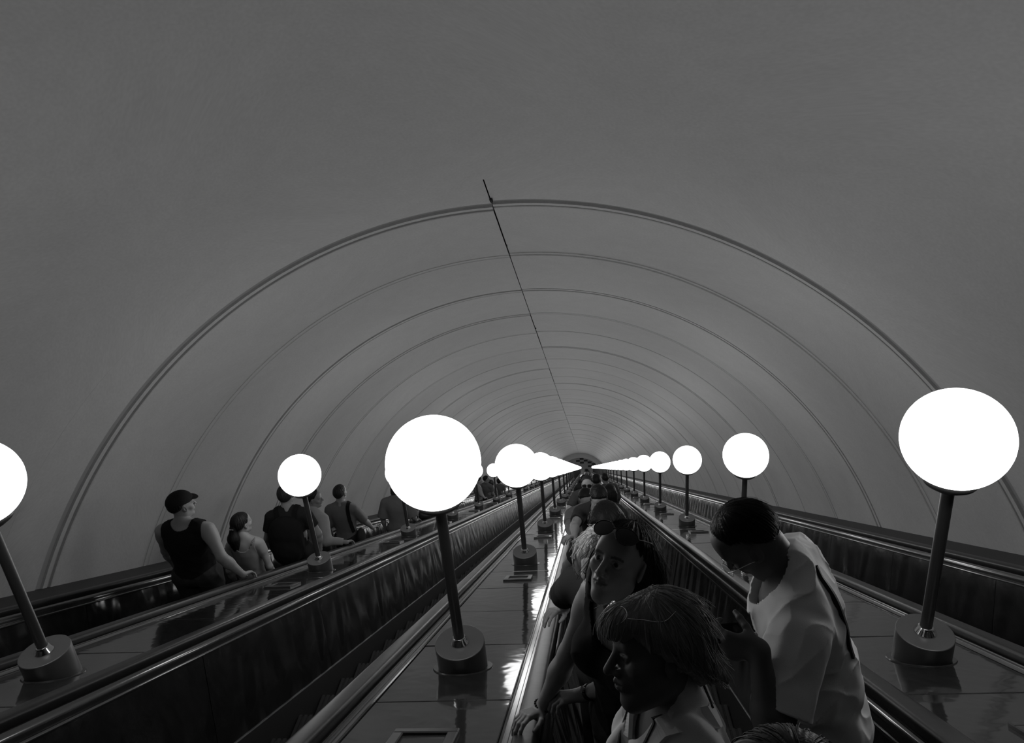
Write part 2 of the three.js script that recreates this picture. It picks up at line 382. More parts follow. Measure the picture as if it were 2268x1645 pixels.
// ------------------------------------------------------------------ the lower end
{
  const end = inclined(group('wall_end', 'grey arched end wall of the tunnel far below', null, { kind: 'structure' }));
  const arch = new THREE.Shape();
  arch.moveTo(-5.2, -3); arch.lineTo(5.2, -3); arch.lineTo(5.2, 3.2); arch.lineTo(-5.2, 3.2); arch.closePath();
  const hole = new THREE.Path();
  hole.moveTo(-3.6, -2.6); hole.lineTo(-3.6, -0.9);
  for (let i = 0; i <= 24; i++) { const a = Math.PI - Math.PI * i / 24; hole.lineTo(VX + Math.cos(a) * 3.5, -1.2 + Math.sin(a) * 2.95); }
  hole.lineTo(3.4, -2.6); hole.closePath(); arch.holes.push(hole);
  part(end, 'arch_wall', new THREE.ExtrudeGeometry(arch, { depth: 0.4, bevelEnabled: false }).translate(0, 0, -S_END - 0.9), mat(0.4, 0.7));
  const y0 = at(0, S_END, NOSE).y - 0.01, z0 = at(0, S_END, NOSE).z + 0.6;
  const land = group('floor', 'chequered floor of the lower hall at the end of the tunnel', null, { kind: 'structure' });
  part(land, 'screed', new THREE.BoxGeometry(12, 0.2, 16).translate(0, y0 - 0.13, z0 - 8), M.core);
  const t = 0.68, tile = slab(t - 0.01, 0.03, t - 0.01, 0.003);
  for (let i = -5; i <= 4; i++) for (let j = 0; j < 20; j++) {
    const p = part(land, 'floor_tile', tile, (j > 5 && ((i * 7 + j * 3 + ((i * j) % 3)) % 4 === 0 || (i + j) % 5 === 0)) ? M.tileDark : M.tileLight);
    p.position.set(i * t + 0.3, y0, z0 - 0.4 - j * t);
  }
  const shell = group('wall_hall', 'plain walls and ceiling of the lower hall', null, { kind: 'structure' });
  part(shell, 'hall_wall', new THREE.BoxGeometry(12, 7, 0.3).translate(0, y0 + 3.3, z0 - 16), M.hall);
  part(shell, 'hall_wall', new THREE.BoxGeometry(0.3, 7, 16).translate(-6, y0 + 3.3, z0 - 8), M.hall);
  part(shell, 'hall_wall', new THREE.BoxGeometry(0.3, 7, 16).translate(6, y0 + 3.3, z0 - 8), M.hall);
  part(shell, 'hall_ceiling', new THREE.BoxGeometry(12, 0.3, 13).translate(0, y0 + 6.8, z0 - 9.5), M.hall);
  const lamp = group('added_hall_lamp', 'unseen round lamp added to light the lower hall', 'lamp');  // added source, out of view, that brightens the hall floor
  lamp.position.set(0, y0 + 6.4, z0 - 9);
  part(lamp, 'shade', new THREE.SphereGeometry(0.22, 24, 16), M.globe);
  const l = new THREE.PointLight(0xffffff, 10, 0, 2); l.castShadow = true; l.shadow.radius = 10; l.name = 'added_hall_light';
  lamp.add(l);
}

// ------------------------------------------------------------------ people: distance fields turned into meshes
const V = (x, y, z) => new THREE.Vector3(x, y, z);
const clamp = (x, a, b) => Math.max(a, Math.min(b, x));
const smooth = (a, b, x) => { const t = clamp((x - a) / (b - a), 0, 1); return t * t * (3 - 2 * t); };
class Field {
  constructor() { this.p = []; }
  cap(a, b, ra, rb = ra, k = 0.02, sub = false) {
    const m = a.clone().add(b).multiplyScalar(0.5);
    this.p.push({ t: 0, ax: a.x, ay: a.y, az: a.z, dx: b.x - a.x, dy: b.y - a.y, dz: b.z - a.z, l2: Math.max(1e-9, a.distanceToSquared(b)), ra, rb, k, sub, cx: m.x, cy: m.y, cz: m.z, R: a.distanceTo(b) / 2 + Math.max(ra, rb) });
    return this;
  }
  ell(c, r, k = 0.02, q = null, sub = false) {
    let e = null;
    if (q) { const m = new THREE.Matrix4().makeRotationFromQuaternion(q).elements; e = [m[0], m[1], m[2], m[4], m[5], m[6], m[8], m[9], m[10]]; }
    this.p.push({ t: 1, cx: c.x, cy: c.y, cz: c.z, rx: r[0], ry: r[1], rz: r[2], k, sub, e, R: Math.max(...r) });
    return this;
  }
  at(x, y, z) {
    let d = 1e3;
    for (const q of this.p) {
      const ux = x - q.cx, uy = y - q.cy, uz = z - q.cz;
      const far = Math.sqrt(ux * ux + uy * uy + uz * uz) - q.R;
      if (q.sub ? far > q.k - d && far > 0.05 : far > d + q.k) continue;
      let e;
      if (q.t === 0) {
        const px = x - q.ax, py = y - q.ay, pz = z - q.az;
        let h = (px * q.dx + py * q.dy + pz * q.dz) / q.l2; h = h < 0 ? 0 : h > 1 ? 1 : h;
        const a = px - q.dx * h, b = py - q.dy * h, c = pz - q.dz * h;
        e = Math.sqrt(a * a + b * b + c * c) - (q.ra + (q.rb - q.ra) * h);
      } else {
        let a = ux, b = uy, c = uz;
        if (q.e) { const m = q.e; a = ux * m[0] + uy * m[1] + uz * m[2]; b = ux * m[3] + uy * m[4] + uz * m[5]; c = ux * m[6] + uy * m[7] + uz * m[8]; }
        const s = a / q.rx, t = b / q.ry, w = c / q.rz, k0 = Math.sqrt(s * s + t * t + w * w);
        const k1 = Math.sqrt(s * s / (q.rx * q.rx) + t * t / (q.ry * q.ry) + w * w / (q.rz * q.rz));
        e = k0 < 1e-6 ? -Math.min(q.rx, q.ry, q.rz) : k0 * (k0 - 1) / k1;
      }
      if (q.sub) { const h = Math.max(q.k - Math.abs(d + e), 0) / q.k; d = Math.max(d, -e) + h * h * q.k / 4; }
      else { const h = Math.max(q.k - Math.abs(d - e), 0) / q.k; d = Math.min(d, e) - h * h * q.k / 4; }
    }
    return d;
  }
  box(pad = 0.02) {
    const b = new THREE.Box3();
    for (const q of this.p) if (!q.sub) {
      if (q.t === 0) { const r = Math.max(q.ra, q.rb); b.expandByPoint(V(q.ax - r, q.ay - r, q.az - r)); b.expandByPoint(V(q.ax + r, q.ay + r, q.az + r)); b.expandByPoint(V(q.ax + q.dx - r, q.ay + q.dy - r, q.az + q.dz - r)); b.expandByPoint(V(q.ax + q.dx + r, q.ay + q.dy + r, q.az + q.dz + r)); }
      else { const r = q.e ? [q.R, q.R, q.R] : [q.rx, q.ry, q.rz]; b.expandByPoint(V(q.cx - r[0], q.cy - r[1], q.cz - r[2])); b.expandByPoint(V(q.cx + r[0], q.cy + r[1], q.cz + r[2])); }
    }
    return b.expandByScalar(pad);
  }
}
// surface nets over a box; blocks that the surface cannot reach are skipped
function skinOf(f, box, cell, tint) {
  const B = 6, n = ['x', 'y', 'z'].map(k => Math.ceil((box.max[k] - box.min[k]) / cell / B) * B);
  const [nx, ny, nz] = n, X = nx + 1, Y = ny + 1, Z = nz + 1;
  const val = new Float32Array(X * Y * Z).fill(1), x0 = box.min.x, y0 = box.min.y, z0 = box.min.z;
  const reach = B * cell * 0.5 * 1.7321 * 1.35 + cell;
  const done = new Uint8Array(X * Y * Z);
  const active = [];
  for (let bz = 0; bz < nz; bz += B) for (let by = 0; by < ny; by += B) for (let bx = 0; bx < nx; bx += B) {
    const d = f(x0 + (bx + B / 2) * cell, y0 + (by + B / 2) * cell, z0 + (bz + B / 2) * cell);
    if (Math.abs(d) > reach) continue;
    active.push([bx, by, bz]);
    for (let k = bz; k <= bz + B; k++) for (let j = by; j <= by + B; j++) for (let i = bx; i <= bx + B; i++) {
      const q = (k * Y + j) * X + i;
      if (!done[q]) { done[q] = 1; val[q] = f(x0 + i * cell, y0 + j * cell, z0 + k * cell); }
    }
  }
  const id = new Int32Array(X * Y * Z).fill(-1), P = [], I = [];
  const off = [0, 1, X, X + 1, X * Y, X * Y + 1, X * Y + X, X * Y + X + 1];
  const E = [[0, 1], [0, 2], [0, 4], [1, 3], [1, 5], [2, 3], [2, 6], [4, 5], [4, 6], [3, 7], [5, 7], [6, 7]];
  for (const [bx, by, bz] of active) for (let k = bz; k < bz + B; k++) for (let j = by; j < by + B; j++) for (let i = bx; i < bx + B; i++) {
    const q = (k * Y + j) * X + i;
    let m = 0;
    for (let c = 0; c < 8; c++) if (val[q + off[c]] < 0) m |= 1 << c;
    if (m === 0 || m === 255) continue;
    let sx = 0, sy = 0, sz = 0, cnt = 0;
    for (const [a, b] of E) {
      if (((m >> a) & 1) === ((m >> b) & 1)) continue;
      const va = val[q + off[a]], vb = val[q + off[b]], t = va / (va - vb);
      sx += (a & 1) + t * ((b & 1) - (a & 1)); sy += ((a >> 1) & 1) + t * (((b >> 1) & 1) - ((a >> 1) & 1)); sz += (a >> 2) + t * ((b >> 2) - (a >> 2)); cnt++;
    }
    id[q] = P.length / 3;
    P.push(x0 + (i + sx / cnt) * cell, y0 + (j + sy / cnt) * cell, z0 + (k + sz / cnt) * cell);
  }
  const quad = (a, b, c, d, s) => { if (a < 0 || b < 0 || c < 0 || d < 0) return; if (s) I.push(a, b, c, a, c, d); else I.push(a, c, b, a, d, c); };
  for (const [bx, by, bz] of active) for (let k = bz; k < bz + B; k++) for (let j = by; j < by + B; j++) for (let i = bx; i < bx + B; i++) {
    const q = (k * Y + j) * X + i, v = val[q] < 0;
    if (j > 0 && k > 0 && v !== (val[q + 1] < 0)) quad(id[q - X - X * Y], id[q - X * Y], id[q], id[q - X], v);
    if (i > 0 && k > 0 && v !== (val[q + X] < 0)) quad(id[q - 1 - X * Y], id[q - 1], id[q], id[q - X * Y], v);
    if (i > 0 && j > 0 && v !== (val[q + X * Y] < 0)) quad(id[q - 1 - X], id[q - X], id[q], id[q - 1], v);
  }
  const N = new Float32Array(P.length), C = tint ? new Float32Array(P.length) : null, U = new Float32Array(P.length / 3 * 2), e = cell * 0.5;
  for (let i = 0; i < P.length; i += 3) {
    const x = P[i], y = P[i + 1], z = P[i + 2];
    let a = f(x + e, y, z) - f(x - e, y, z), b = f(x, y + e, z) - f(x, y - e, z), c = f(x, y, z + e) - f(x, y, z - e);
    const l = Math.hypot(a, b, c) || 1; N[i] = a / l; N[i + 1] = b / l; N[i + 2] = c / l;
    U[i / 3 * 2] = x + z * 0.7; U[i / 3 * 2 + 1] = y;
    if (tint) { const t = tint(x, y, z); C[i] = C[i + 1] = C[i + 2] = t; }
  }
  return geo(P, N, U, I, C);
}
function placed(g, m) { return g.applyMatrix4(m); }

// ------------------------------------------------------------------ head (own axes: face towards +z, centre of the skull at the origin)
function headField(o) {
  const f = new Field(), w = o.female ? 0.96 : 1;
  f.ell(V(0, 0.034, -0.014), [0.0765 * w, 0.09, 0.097], 0.02);
  f.ell(V(0, -0.032, 0.024), [0.06 * w, 0.083, 0.066], 0.03);
  f.cap(V(-0.045, -0.06, 0.005), V(0, -0.098, 0.06), 0.022, 0.02, 0.03).cap(V(0.045, -0.06, 0.005), V(0, -0.098, 0.06), 0.022, 0.02, 0.03);
  f.ell(V(0, -0.1, 0.066), [0.021, 0.016, 0.015], 0.018);
  for (const s of [-1, 1]) f.ell(V(s * 0.043 * w, -0.018, 0.058), [0.023, 0.02, 0.022], 0.025);
  f.cap(V(-0.036, 0.025, 0.075), V(0.036, 0.025, 0.075), 0.013, 0.013, 0.02);
  f.ell(V(0, 0.052, 0.06), [0.05, 0.04, 0.03], 0.03);
  for (const s of [-1, 1]) f.ell(V(s * 0.031, 0.004, 0.1), [0.019, 0.0135, 0.02], 0.014, null, true);
  for (const s of [-1, 1]) f.ell(V(s * 0.031, 0.004, 0.0755), [0.0135, 0.0125, 0.0125], 0.003);
  for (const s of [-1, 1]) f.cap(V(s * 0.018, 0.0075, 0.0855), V(s * 0.044, 0.0085, 0.08), 0.0045, 0.0035, 0.004);
  const nl = o.nose ?? 1;
  f.cap(V(0, 0.018, 0.088), V(0, -0.026, 0.105 + 0.008 * nl), 0.0075, 0.0115, 0.012);
  for (const s of [-1, 1]) f.ell(V(s * 0.0125, -0.032, 0.097), [0.009, 0.008, 0.011], 0.008);
  f.ell(V(0, -0.056, 0.084), [0.026, 0.018, 0.014], 0.016);
  f.cap(V(-0.02, -0.0565, 0.088), V(0, -0.052, 0.0975), 0.0045, 0.006, 0.006).cap(V(0.02, -0.0565, 0.088), V(0, -0.052, 0.0975), 0.0045, 0.006, 0.006);
  f.cap(V(-0.017, -0.0635, 0.088), V(0.017, -0.0635, 0.088), 0.0045, 0.0045, 0.005).cap(V(-0.006, -0.065, 0.094), V(0.006, -0.065, 0.094), 0.0065, 0.0065, 0.006);
  f.cap(V(-0.022, -0.0585, 0.094), V(0, -0.0582, 0.103), 0.0017, 0.0017, 0.003, true).cap(V(0.022, -0.0585, 0.094), V(0, -0.0582, 0.103), 0.0017, 0.0017, 0.003, true);
  for (const s of [-1, 1]) {
    const q = new THREE.Quaternion().setFromEuler(new THREE.Euler(-0.25, s * 0.5, 0));
    f.ell(V(s * 0.079 * w, -0.004, -0.008), [0.008, 0.032, 0.019], 0.006, q);
    f.ell(V(s * 0.088 * w, 0.001, -0.003), [0.005, 0.019, 0.009], 0.005, q, true);
  }
  return f;
}
const headTint = o => (x, y, z) => {
  let t = o.skin;
  const ex = Math.abs(x) - 0.031, ey = y - 0.004;
  if (z > 0.06 && Math.hypot(ex, ey * 1.5) < 0.0125 && z > 0.078) { t = o.skin * 1.15; if (Math.hypot(ex + (o.gaze ?? 0), ey - 0.002) < 0.0068) t = 0.015; }
  if (z > 0.06 && Math.abs(y - 0.0255 + Math.abs(ex) * 0.12) < 0.0042 && Math.abs(ex) < 0.019) t = Math.min(t, o.brow ?? 0.06);
  if (z > 0.07 && Math.abs(y + 0.058) < 0.0095 - Math.abs(x) * 0.25 && Math.abs(x) < 0.025) t *= 0.62;
  return t;
};
// hair: a shell round the skull that stops at the hairline, with strand relief
const hairLine = [[-0.14, -0.075], [-0.085, -0.068], [-0.045, -0.02], [-0.012, 0.03], [0.022, 0.04], [0.04, 0.064], [0.075, 0.09], [0.13, 0.092]];
function lineAt(z, table) {
  for (let i = 1; i < table.length; i++) if (z < table[i][0]) { const [a, u] = table[i - 1], [b, v] = table[i]; return u + (v - u) * clamp((z - a) / (b - a), 0, 1); }
  return table[table.length - 1][1];
}
function hairField(h) {
  const f = new Field(), t = h.thick ?? 0.012, kind = h.kind;
  f.ell(V(0, 0.036, -0.016), [0.077 + t, 0.092 + t, 0.097 + t], 0.02);
  let table = hairLine, lower = -0.085, faceCut = true;
  if (kind === 'bob') {
    f.ell(V(0.01, 0.08, 0.072), [0.06, 0.035, 0.047], 0.03);
    f.cap(V(-0.03, 0.066, 0.1), V(0.035, 0.068, 0.1), 0.02, 0.02, 0.02);
    f.ell(V(0, 0.048, -0.03), [0.09, 0.09, 0.097], 0.03);
    for (const s of [-1, 1]) f.ell(V(s * 0.074, 0.016, -0.022), [0.024, 0.062, 0.06], 0.03);
    f.ell(V(0, -0.01, -0.078), [0.08, 0.082, 0.05], 0.03);
    f.cap(V(-0.03, -0.045, -0.1), V(0.03, -0.045, -0.1), 0.03, 0.03, 0.03);
    f.cap(V(0.04, -0.035, -0.1), V(0.052, -0.066, -0.14), 0.024, 0.008, 0.02).cap(V(-0.04, -0.035, -0.1), V(-0.052, -0.066, -0.14), 0.024, 0.008, 0.02);
    table = [[-0.14, -0.085], [-0.09, -0.068], [-0.05, -0.034], [-0.01, 0.0], [0.03, 0.026], [0.06, 0.05], [0.09, 0.052], [0.14, 0.03]];
  } else if (kind === 'long') {
    for (const s of [-1, 1]) f.cap(V(s * 0.075, 0.02, -0.02), V(s * 0.098, -(h.length ?? 0.26), -0.01), 0.034, 0.026, 0.03);
    f.cap(V(0, 0, -0.075), V(0, -(h.length ?? 0.26), -0.075), 0.055, 0.04, 0.04);
    f.cap(V(-0.05, 0, -0.06), V(-0.06, -(h.length ?? 0.26), -0.06), 0.04, 0.03, 0.04).cap(V(0.05, 0, -0.06), V(0.06, -(h.length ?? 0.26), -0.06), 0.04, 0.03, 0.04);
    table = [[-0.14, -1], [-0.02, -1], [0.02, -0.9], [0.035, 0.02], [0.055, 0.06], [0.08, 0.074], [0.13, 0.08]];
  } else if (kind === 'tail') {
    f.ell(V(0, 0.012, -0.112), [0.03, 0.03, 0.025], 0.02);
    f.cap(V(0, 0.005, -0.118), V(0, -0.1, -0.135), 0.03, 0.058, 0.02).cap(V(0, -0.1, -0.135), V(0.01, -(h.length ?? 0.24), -0.105), 0.058, 0.045, 0.03);
    table = [[-0.14, -1], [-0.1, -0.4], [-0.085, -0.06], [-0.045, -0.02], [-0.012, 0.024], [0.022, 0.03], [0.04, 0.045], [0.075, 0.055], [0.13, 0.05]];
  } else if (kind === 'curly') {
    f.ell(V(0, 0.02, -0.075), [0.098, 0.088, 0.07], 0.03);
    for (const s of [-1, 1]) f.ell(V(s * 0.085, -0.06, -0.07), [0.04, 0.1, 0.05], 0.03);
    f.ell(V(0, -0.08, -0.09), [0.085, 0.1, 0.055], 0.03);
    table = [[-0.14, -1], [-0.05, -1], [-0.028, -0.16], [-0.012, 0.02], [0.022, 0.034], [0.04, 0.056], [0.075, 0.08], [0.13, 0.082]];
  } else if (kind === 'bun') {
    f.ell(V(0, 0.06, -0.125), [0.05, 0.05, 0.042], 0.012);
  } else if (kind === 'shaggy') {
    f.ell(V(0, 0.03, -0.03), [0.103, 0.105, 0.108], 0.03);
    for (const s of [-1, 1]) f.ell(V(s * 0.085, -0.02, -0.005), [0.026, 0.085, 0.05], 0.03);
    f.ell(V(0, -0.04, -0.07), [0.08, 0.09, 0.05], 0.03);
    table = [[-0.14, -0.14], [0.0, -0.12], [0.03, -0.09], [0.04, 0.03], [0.07, 0.06], [0.13, 0.06]];
  } else if (kind === 'crop') {
    table = hairLine.map(p => [p[0], p[1] + 0.004]);
  }
  const amp = h.relief ?? 0.0028, fr = h.freq ?? 1;
  return {
    line: (y, z) => y - lineAt(z, table),
    box: f.box(0.03),
    at(x, y, z) {
      let d = f.at(x, y, z);
      if (d > 0.05 || d < -0.05) { /* far from the surface: no relief */ } else {
        const ang = Math.atan2(x, -(z + 0.02)), up = y - 0.02;
        d += amp * (noise.noise(ang * 9 * fr, up * 10, 3.1 + z * 9) + 0.6 * noise.noise(ang * 24 * fr, up * 14, z * 20));
      }
      const line = y - lineAt(z, table) + (h.edge ?? 0.006) * (noise.noise(x * 60, z * 60, y * 25) + 0.6 * noise.noise(x * 140, z * 140, 2));
      if (kind !== 'bob' || z < 0.04) d += (h.taper ?? 0.011) * (1 - smooth(0, 0.045, line));
      d = Math.max(d, -line * 0.7 - 0.002);
      return d;
    },
  };
}
function strands(h, count, hairAt, line, r0 = 0.0007, lift = 0.006) {
  const gs = [], grad = (p, e = 0.004) => V(hairAt(p.x + e, p.y, p.z) - hairAt(p.x - e, p.y, p.z), hairAt(p.x, p.y + e, p.z) - hairAt(p.x, p.y - e, p.z), hairAt(p.x, p.y, p.z + e) - hairAt(p.x, p.y, p.z - e)).normalize();
  const crown = V(0, 0.14, h.kind === 'bob' ? 0.03 : -0.03);
  for (let i = 0; i < count; i++) {
    const a = rnd() * Math.PI * 2, b = Math.acos(1 - 1.35 * rnd());
    let p = V(Math.sin(b) * Math.cos(a) * 0.16, 0.03 + Math.cos(b) * 0.16, -0.015 + Math.sin(b) * Math.sin(a) * 0.16);
    for (let k = 0; k < 8; k++) { const d = hairAt(p.x, p.y, p.z); p.addScaledVector(grad(p), -d * 0.9); }
    if (Math.abs(hairAt(p.x, p.y, p.z)) > 0.004 || line(p.y, p.z) < 0.008) continue;
    const pts = [p.clone()], n = 6 + Math.floor(rnd() * 5), wild = rnd() < 0.18 ? lift * 2.2 : lift * 0.35, side = (rnd() - 0.5) * 0.8;
    for (let k = 0; k < n; k++) {
      const g = grad(p), flow = p.clone().sub(crown); flow.y -= 0.05; flow.addScaledVector(g, -flow.dot(g)).normalize();
      const sideways = g.clone().cross(flow);
      p = p.clone().addScaledVector(flow, 0.011).addScaledVector(sideways, 0.003 * side);
      const d = hairAt(p.x, p.y, p.z); p.addScaledVector(grad(p), -d + 0.0012 + wild * Math.pow((k + 1) / n, 2));
      if (line(p.y, p.z) < 0.005) break;
      pts.push(p.clone());
    }
    if (pts.length < 4) continue;
    const curve = new THREE.CatmullRomCurve3(pts), t = new THREE.TubeGeometry(curve, n + 2, r0 * (0.7 + 0.6 * rnd()), 3, false);
    gs.push(t);
  }
  return mergeGeometries(gs);
}

// ------------------------------------------------------------------ hand: wrist, direction of the fingers, palm normal
function handField(wrist, f, palm, side, curl, k = 1, spread = 0.06, thumbIn = 0.25) {
  const F = new Field();
  f = f.clone().normalize(); palm = palm.clone().addScaledVector(f, -palm.dot(f)).normalize();
  const t = f.clone().cross(palm).multiplyScalar(side === 'R' ? 1 : -1);           // towards the thumb
  const lat = [0.027, 0.009, -0.009, -0.0265], len = [0.084, 0.088, 0.083, 0.075];
  const seg = [[0.041, 0.025, 0.019], [0.045, 0.029, 0.02], [0.042, 0.027, 0.02], [0.033, 0.02, 0.018]], rad = [0.0092, 0.0095, 0.009, 0.008];
  const P = (a, b, c) => wrist.clone().addScaledVector(f, a * k).addScaledVector(t, b * k).addScaledVector(palm, c * k);
  F.ell(P(0, 0, 0.002), [0.024 * k, 0.024 * k, 0.024 * k], 0.02);
  for (let j = 0; j < 4; j++) {
    F.cap(P(0.005, lat[j] * 0.55, 0.002), P(len[j], lat[j], -0.001), 0.0135 * k, 0.0115 * k, 0.014 * k);
  }
  F.ell(P(0.035, 0.022, 0.012), [0.016 * k, 0.016 * k, 0.016 * k], 0.016 * k);
  for (let j = 0; j < 4; j++) {
    let p = P(len[j], lat[j], -0.001), ang = 0;
    const fan = (1.5 - j) * spread;
    for (let s = 0; s < 3; s++) {
      ang += curl[s] * (1 + 0.08 * (j - 1));
      const d = f.clone().multiplyScalar(Math.cos(ang)).addScaledVector(palm, Math.sin(ang)).addScaledVector(t, fan).normalize();
      const q = p.clone().addScaledVector(d, seg[j][s] * k);
      F.cap(p, q, rad[j] * k * (1 - 0.08 * s), rad[j] * k * (0.93 - 0.1 * s), s ? 0.004 : 0.0045);
      p = q;
    }
  }
  let p = P(0.016, 0.02, 0.006);
  const dirs = [[0.72, 0.66, thumbIn], [0.88, 0.34, thumbIn * 1.3], [0.95, 0.12, thumbIn * 1.6]], ls = [0.044, 0.031, 0.025], rs = [0.0135, 0.0105, 0.0095, 0.0075];
  for (let s = 0; s < 3; s++) {
    const d = f.clone().multiplyScalar(dirs[s][0]).addScaledVector(t, dirs[s][1]).addScaledVector(palm, dirs[s][2]).normalize();
    const q = p.clone().addScaledVector(d, ls[s] * k);
    F.cap(p, q, rs[s] * k, rs[s + 1] * k, s ? 0.005 : 0.012 * k);
    p = q;
  }
  return F;
}
function reachTo(S, T, l1, l2, hint) {
  const d = T.clone().sub(S); let L = d.length();
  if (L > (l1 + l2) * 0.995) { L = (l1 + l2) * 0.995; }
  const u = d.clone().normalize(), a = (l1 * l1 - l2 * l2 + L * L) / (2 * L), h = Math.sqrt(Math.max(0, l1 * l1 - a * a));
  const n = hint.clone().addScaledVector(u, -hint.dot(u)).normalize();
  return { elbow: S.clone().addScaledVector(u, a).addScaledVector(n, h), wrist: S.clone().addScaledVector(u, L) };
}

// ------------------------------------------------------------------ a standing person
const clothMat = {};
const fabric = v => clothMat[v] ??= mat(v, 0.92, { bumpMap: scaled(clothTex, 14, 14), bumpScale: 0.0005, specularIntensity: 0.35 });
const hairMats = {};
const hairMat = v => hairMats[v] ??= mat(v, 0.5, { specularIntensity: 0.4 });
const skinMat = new THREE.MeshPhysicalMaterial({ vertexColors: true, roughness: 0.52, specularIntensity: 0.6 });
const shoeMat = mat(0.03, 0.5), darkPlastic = mat(0.012, 0.15), metalMat = mat(0.6, 0.2, { metalness: 1 });
const deg = Math.PI / 180;
function person(o) {
  const sc = o.scale ?? 1, fem = !!o.female, det = o.detail ?? 1;          // detail: 0 far, 1 middle, 2 near
  const cell = { body: [0.02, 0.014, 0.011][det], head: [0.009, 0.0048, 0.0029][det], hand: [0.008, 0.004, 0.0028][det], cloth: [0.02, 0.011, 0.006][det] };
  const g = group('person', o.label, 'person', { group: o.group });
  const yaw = (o.yaw ?? 0) * deg, Ry = new THREE.Matrix4().makeRotationY(yaw), inv = Ry.clone().invert();
  const head = at(...o.head);
  // spine and head orientation in the person's own axes (face to +z, left hand to +x)
  const lean = new THREE.Quaternion().setFromEuler(new THREE.Euler((o.lean?.[0] ?? 4) * deg, 0, (o.lean?.[1] ?? 0) * deg));
  const turn = new THREE.Quaternion().setFromEuler(new THREE.Euler(0, (o.twist ?? 0) * deg, 0));
  const tq = lean.clone().multiply(turn);
  const ho = o.look ?? [0, 0, 0];                                          // yaw, pitch (down +), roll
  const hq = new THREE.Quaternion().setFromEuler(new THREE.Euler(ho[1] * deg, ho[0] * deg, ho[2] * deg, 'YXZ'));
  const spine = V(0, 0.52 * sc, 0).applyQuaternion(lean);
  const bow = Math.max(0, ho[1]) / 60;
  const neck = V(0, (0.15 - 0.03 * bow) * sc, (0.028 + 0.07 * bow) * sc).applyQuaternion(lean);
  const toHead = spine.clone().add(neck);
  const headL = toHead.clone();                                            // pelvis at the origin for now
  const pelvisW = head.clone().sub(toHead.clone().applyMatrix4(Ry));
  const floorY = treadAt(o.lane, pelvisW.z);
  const leg = pelvisW.y - floorY;
  g.position.set(pelvisW.x, floorY, pelvisW.z); g.rotation.y = yaw;
  const up = V(0, leg, 0);
  const T = (x, y, z) => V(x * sc, y * sc, z * sc).applyQuaternion(tq).add(up);   // torso axes
  const H = headL.clone().add(up);
  const headM = new THREE.Matrix4().compose(H, hq, V(1, 1, 1).multiplyScalar(o.headScale ?? (fem ? 0.95 : 1)));
  const wide = (o.wide ?? 1) * (fem ? 0.9 : 1);
  const local = v => v.clone().sub(g.position).applyMatrix4(inv);
  // --- fields
  const torso = new Field();
  const W = wide * sc;
  const tor = (F, grow = 0) => {
    F.ell(T(0, 0.0, 0), [0.165 * W + grow, 0.12 * sc + grow, 0.118 * W + grow], 0.05, tq);
    F.ell(T(0, 0.17, 0.005), [(fem ? 0.135 : 0.15) * W + grow, 0.16 * sc + grow, 0.108 * W + grow], 0.06, tq);
    F.ell(T(0, 0.345, -0.002), [0.165 * W + grow, 0.17 * sc + grow, 0.118 * W + grow], 0.06, tq);
    F.cap(T(-0.125 * wide, 0.452, -0.012), T(0.125 * wide, 0.452, -0.012), 0.062 * sc + grow, 0.062 * sc + grow, 0.05);
    if (fem) for (const s of [-1, 1]) F.ell(T(s * 0.075, 0.325, 0.085), [0.07 * sc + grow, 0.07 * sc + grow, 0.062 * sc + grow], 0.04, tq);
    if (o.belly) F.ell(T(0, 0.14, 0.05), [0.15 * W + grow, 0.14 * sc + grow, 0.12 * W + grow], 0.06, tq);
    for (const s of [-1, 1]) F.cap(T(s * 0.11 * wide, 0.475, -0.02), T(s * 0.02, 0.55, -0.012), 0.045 * sc + grow, 0.034 * sc + grow, 0.04);
  };
  tor(torso);
  const neckLow = T(0, 0.46, -0.015), skullBase = V(0, -0.045, -0.02).applyMatrix4(headM);
  const nr = (fem ? 0.047 : 0.058) * sc;
  torso.cap(neckLow, skullBase, nr * 1.12, nr, 0.035);
  const arms = {};
  for (const [sd, s] of [['L', 1], ['R', -1]]) {
    const S = T(s * 0.178 * wide, 0.44, -0.012), a = o.arms?.[sd] ?? {};
    const l1 = 0.285 * sc, l2 = 0.25 * sc;
    const aim = a.hand ? local(at(...a.hand)) : T(s * 0.24 * wide, -0.07, 0.05 + (a.fwd ?? 0));
    const hint = a.hint ? V(...a.hint) : V(s * 0.5, -0.2, -1);
    const r = reachTo(S, aim, l1, l2, hint);
    const ar = (fem ? 0.041 : 0.05) * sc * (o.wide ?? 1) ** 0.5;
    arms[sd] = { S, E: r.elbow, Wr: r.wrist, ar, a };
    torso.cap(S, S.clone().lerp(r.elbow, 0.3), ar * 1.22, ar * 1.1, 0.04).cap(S.clone().lerp(r.elbow, 0.2), r.elbow, ar * 1.08, ar * 0.84, 0.03);
    torso.cap(r.elbow, r.elbow.clone().lerp(r.wrist, 0.35), ar * 0.84, ar * 0.9, 0.02).cap(r.elbow.clone().lerp(r.wrist, 0.3), r.wrist, ar * 0.88, ar * 0.5, 0.02);
  }
  const legs = {};
  const foot = { L: V(0.095 * sc, 0.075, 0.0), R: V(-0.095 * sc, 0.075, 0.0) };
  for (const [sd, s] of [['L', 1], ['R', -1]]) {
    const hip = T(s * 0.088 * wide, -0.03, 0), knee = hip.clone().lerp(foot[sd], 0.5).add(V(0, 0, 0.03));
    legs[sd] = { hip, knee, ankle: foot[sd] };
    torso.cap(hip, knee, 0.086 * W, 0.056 * W, 0.05).cap(knee, foot[sd], 0.056 * W, 0.038 * W, 0.03);
  }
  // --- skin: body, head and hands, one mesh
  const skin = o.skin ?? 0.3;
